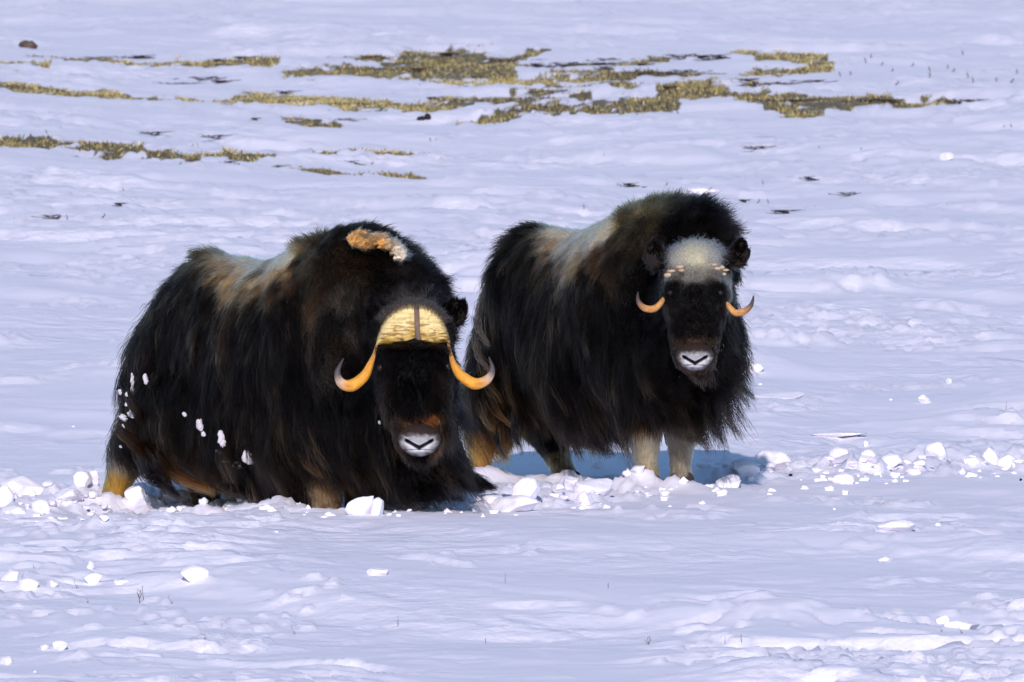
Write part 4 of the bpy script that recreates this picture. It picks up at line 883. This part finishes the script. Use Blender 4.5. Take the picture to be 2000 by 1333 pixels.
add_sprig(sm[0], 1535, 418, 'long flat dark sprig on the snow just right of the hump of the right muskox', None, .55, 3.2)
add_sprig(sm[1], 1590, 354, 'lone curved dark sprig above the right muskox, right of its hump', None, .6, 1.3)
add_sprig(sprig_mesh(50, 7, .01, .085, .0013, RD), 272, 1180, 'thin reddish dead stalk standing in the near snow below the bull', None, 1.0)
add_sprig(sprig_mesh(51, 6, .05, .06, .0012, RD), 1268, 1262, 'small reddish tuft low in the near snow, below the right muskox', None, 1.0)
for i, (a, b) in enumerate([(170,1178),(335,1180),(1415,1262),(1450,1260),(1840,1235),(1880,1238),(985,1140),(1190,1150),(400,1250),(575,1240),(775,1225),(950,1258),(65,1112),(150,1150),(1965,800),(1180,305)]):
    add_sprig(sprig_mesh(60+i % 4, 3, .012, .045, .0009, RD), a, b, 'barely visible dry stalk in the near snow', 'faint dry stalks in the near snow', 1.0)

# stones
def stone(px, row, w, h_, label, seed, col=(.06, .05, .05), name='stone', cat='stone', group=None):
    o = lumpy(name, [((0, 0, 0), (1, .9, 1))], M_ROCK, None, seed, .45, 3); y = ground_xy(px, row)[1]
    sc = y/FPX; o.data.transform(Matrix.Diagonal((w*sc/2, w*sc/2.4, h_*sc*.62, 1))); place(o, px, row, h_*sc*.22)
    vv, _ = mesh_np(o.data); set_color(o.data, np.clip(np.array(col)*np.exp(.5*vec_noise(vv, 30, 4)[:, :1]), .003, .5)); tag(o, label, cat, group)
    return o
stone(55, 94, 32, 18, 'brown boulder alone on the snow above the grass strips, far left', 3.0, (.085, .06, .05), 'boulder', 'boulder')
stone(822, 235, 16, 9, 'left of two small dark stones behind the hump of the bull', 5.5, (.02, .014, .02))
stone(835, 233, 14, 12, 'right of two small dark stones behind the hump of the bull', 8.1, (.02, .014, .02))
stone(1545, 931, 7, 6, 'little black pellet in front of the broken snow slabs, right of the right muskox', 1.2, (.006, .005, .005), 'dark_pellet', 'pellet')
stone(1995, 939, 5, 5, 'little black pellet at the right edge beside the trail', 2.2, (.006, .005, .005), 'dark_pellet', 'pellet')

# broken snow
def clod_mesh(seed):
    r = random.Random(seed); bm = bmesh.new(); bmesh.ops.create_icosphere(bm, subdivisions=4, radius=1)
    planes = []
    for k in range(r.randint(7, 11)):
        n_ = Vector((r.gauss(0, 1), r.gauss(0, 1), r.gauss(0, 1))).normalized(); planes.append((n_, r.uniform(.45, .85)))
    for v in bm.verts:
        for n_, d in planes:
            e = v.co.dot(n_)-d
            if e > 0: v.co -= n_*e*.93
        v.co *= 1+.10*noise.noise(v.co*2.2+Vector((seed, 0, 0)))+.045*noise.noise(v.co*6+Vector((0, seed, 0)))
    me = bpy.data.meshes.new('snow_clod'); bm.to_mesh(me); bm.free(); me.materials.append(M_SNOW)
    me.polygons.foreach_set('use_smooth', [True]*len(me.polygons)); return me
CM = [clod_mesh(100+i) for i in range(12)]
def clod(px, row, w, h_, label, group=None, seed=0, ry=0.0):
    r = random.Random(seed*7+int(px)); me = CM[(seed+int(px)) % 12]
    o = bpy.data.objects.new('snow_clod', me); COL.objects.link(o)
    y = ground_xy(px, row)[1]; sc = y/FPX; place(o, px, row)
    o.scale = (w*sc*.66, w*sc*.66*r.uniform(.8, 1.2), h_*sc*.72); tl = min(1, h_/w*1.6); o.rotation_euler = (r.gauss(0, .15)*tl, r.gauss(0, .12)*tl, r.uniform(0, 6.28))
    if abs(ry) > 0: o.rotation_euler = (0, ry, r.uniform(-.4, .4))
    o.location.z += h_*sc*(.30 if ry else .18)
    tag(o, label, 'snow clod', group); return o
U = [ # px, row of the foot, width, height, label
 (1512,912,62,34,'largest wedge shaped snow slab on the trail right of the right muskox',0),(1455,922,52,24,'low sloping snow slab just left of the largest wedge slab',0),(1642,905,66,30,'long blocky snow slab right of the largest wedge slab',-.25),
 (1832,893,44,26,'arched snow slab on the trail near the right edge',0),(1700,905,46,22,'crumbled snow slab between the long blocky slab and the arched one',.3),(1742,908,40,22,'rounded snow slab left of the arched one',0),(1422,951,44,22,'separate snow block right of the front hooves of the right muskox',0),
 (1647,945,36,20,'small dome of snow lying in front of the long blocky slab',0),(1692,872,13,12,'tiny snow cube above the broken slabs',0),(1503,896,16,14,'small snow cube behind the largest wedge slab',0),(1640,852,70,9,'flat bright snow crust behind the broken slabs, right of the right muskox',0),
 (1025,985,44,50,'tall leaning snow block between the two muskoxen, in front of the hind legs',.6),(1008,1000,84,32,'broad snow block at the foot of the tall leaning block',0),(1091,960,28,16,'small flat snow block beside the hind hoof of the right muskox',0),(1117,957,28,22,'square snow block in front of the hind hoof of the right muskox',0),(1158,957,60,32,'rounded snow heap right of the hind hoof of the right muskox',0),
 (1145,990,26,24,'diamond shaped snow lump below the rounded heap',.7),(712,1006,30,52,'upright jagged snow block before the front legs of the bull',1.35),(736,1006,30,34,'lower snow block leaning on the upright jagged block',0),(815,992,30,20,'round snow lump under the beard of the bull',0),(960,985,44,20,'smooth snow lump under the tip of the beard of the bull',0),
 (45,965,76,42,'large tilted snow slab at the left edge of the trail',.35),(8,978,36,44,'peaked snow slab at the left picture edge',0),(132,975,50,20,'flat snow slab halfway between the left edge and the bull',0),(160,950,32,26,'pointed snow lump behind the flat slab, left of the bull',.5),(182,946,16,24,'snow lump just behind the hind leg of the bull',0),
 (80,1000,46,26,'snow slab in front of the large tilted slab',0),(30,1003,42,22,'snow slab low at the left end of the trail',0),(262,978,36,28,'snow mound seen between the hind legs of the bull',0),(345,978,40,22,'snow mound under the belly of the bull',0),
 (382,1130,54,26,'lone rounded snow clod in the near snow below the bull',0),(740,1124,36,18,'lone flat snow chip in the near snow below the head of the bull',0),(22,1132,42,32,'snow clod at the left end of the near row of clods',0),(55,1146,34,18,'second clod of the near row at the left',0),(100,1146,24,14,'third clod of the near row at the left',0),(182,1140,36,20,'fifth clod of the near row at the left',0),(237,1142,22,14,'last clod of the near row at the left',0),(175,1113,12,14,'small clod perched behind the near row at the left',0),
 (1752,1038,64,24,'lone snow mound in the near snow at the right',0),(1855,748,18,9,'small bright snow fin far right behind the trail',0),(1808,788,26,16,'pointed snow fin right of the right muskox, behind the trail',.3),(1466,726,34,16,'bright snow knob beside the neck of the right muskox',0),(1515,775,86,14,'long bright snow ridge beside the chest hair of the right muskox',0),
 (1880,1228,66,18,'bright flat snow clod near the lower right corner',0),(1842,1218,24,18,'upright lump left of the bright flat clod near the lower right corner',0),(84,1270,22,12,'left lump of a pair near the lower left corner',0),(114,1269,26,14,'right lump of a pair near the lower left corner',0),(12,1298,24,16,'snow lump in the lower left corner',0),(1730,1098,24,12,'small snow lump between the near mound and the right edge corner clods',0),
 (1940,905,34,34,'upright snow slab at the right end of the trail',.4),(1968,912,34,28,'stubby snow slab right of the upright slab at the right end of the trail',0),(1895,908,30,18,'low snow slab left of the upright slab at the right end of the trail',0),(1852,312,30,14,'far bright snow lump on the open snow above right',0),(1370,378,60,13,'long bright snow lump just behind the hump of the right muskox',0),(1245,926,24,14,'snow lump between the legs of the right muskox',0),(1170,915,26,14,'white snow lump behind the belly fringe of the right muskox',0)]
for i, (px, row, w, h_, lb, ry) in enumerate(U): clod(px, row, w, h_*1.08, lb, None, i, ry)
rr_ = random.Random(5)
for i in range(105):
    side = rr_.random()
    if side < .3: px = rr_.uniform(-10, 215); row = rr_.gauss(985, 15); lb, g = 'small broken snow lump in the trail left of the bull', 'small lumps in the trail left of the bull'
    elif side < .65: px = rr_.uniform(560, 1330); row = rr_.gauss(np.interp(px, [560, 900, 1330], [1002, 992, 962]), 9); lb, g = 'small broken snow lump in the trail before the muskoxen', 'small lumps in the trail before the muskoxen'
    else: px = rr_.uniform(1340, 2010); row = rr_.gauss(912, 10); lb, g = 'small broken snow lump in the trail right of the right muskox', 'small lumps in the trail at the right'
    w = 7+15*rr_.random()**1.6; clod(px, row, w, w*rr_.uniform(.35, .6), lb, g, 200+i)
# fine rubble: uncountable crumbs
def rubble():
    r = np.random.default_rng(9); base = bmesh.new(); bmesh.ops.create_icosphere(base, subdivisions=2, radius=1)
    bv = np.array([v.co[:] for v in base.verts]); bf = np.array([[v.index for v in f.verts] for f in base.faces]); base.free()
    VV, FF, off = [], [], 0
    for k in range(200):
        u = r.random()
        if u < .85:
            px = r.uniform(-60, 2060); X0, Y0 = ground_xy(px, np.interp(px, [0, 560, 900, 1330, 1420, 2000], [985, 1003, 990, 962, 930, 912])+r.normal()*16); s_ = r.uniform(.006, .028)
        else:
            row = r.uniform(640, 1333); px = r.uniform(-60, 2060); X0, Y0 = ground_xy(px, row); s_ = r.uniform(.004, .014)
            if fbm(np.array([X0/.8]), np.array([Y0/2.0]), 2)[0] < .08: continue
        z = hz(X0, Y0); q = bv*(1+.25*np.sin(bv[:, ::-1]*5+k))*np.array([1, 1, .8])*s_*r.uniform(.7, 1.3, 3)
        VV.append(q+np.array([X0, Y0, z+s_*.1])); FF.append(bf+off); off += len(bv)
    me = fast_mesh('snow_crumbs', np.concatenate(VV), np.concatenate(FF), 3); me.materials.append(M_SNOW)
    o = bpy.data.objects.new('snow_crumbs', me); COL.objects.link(o); o['kind'] = 'stuff'; o['label'] = 'crumbs of broken snow strewn along the trail'
rubble()
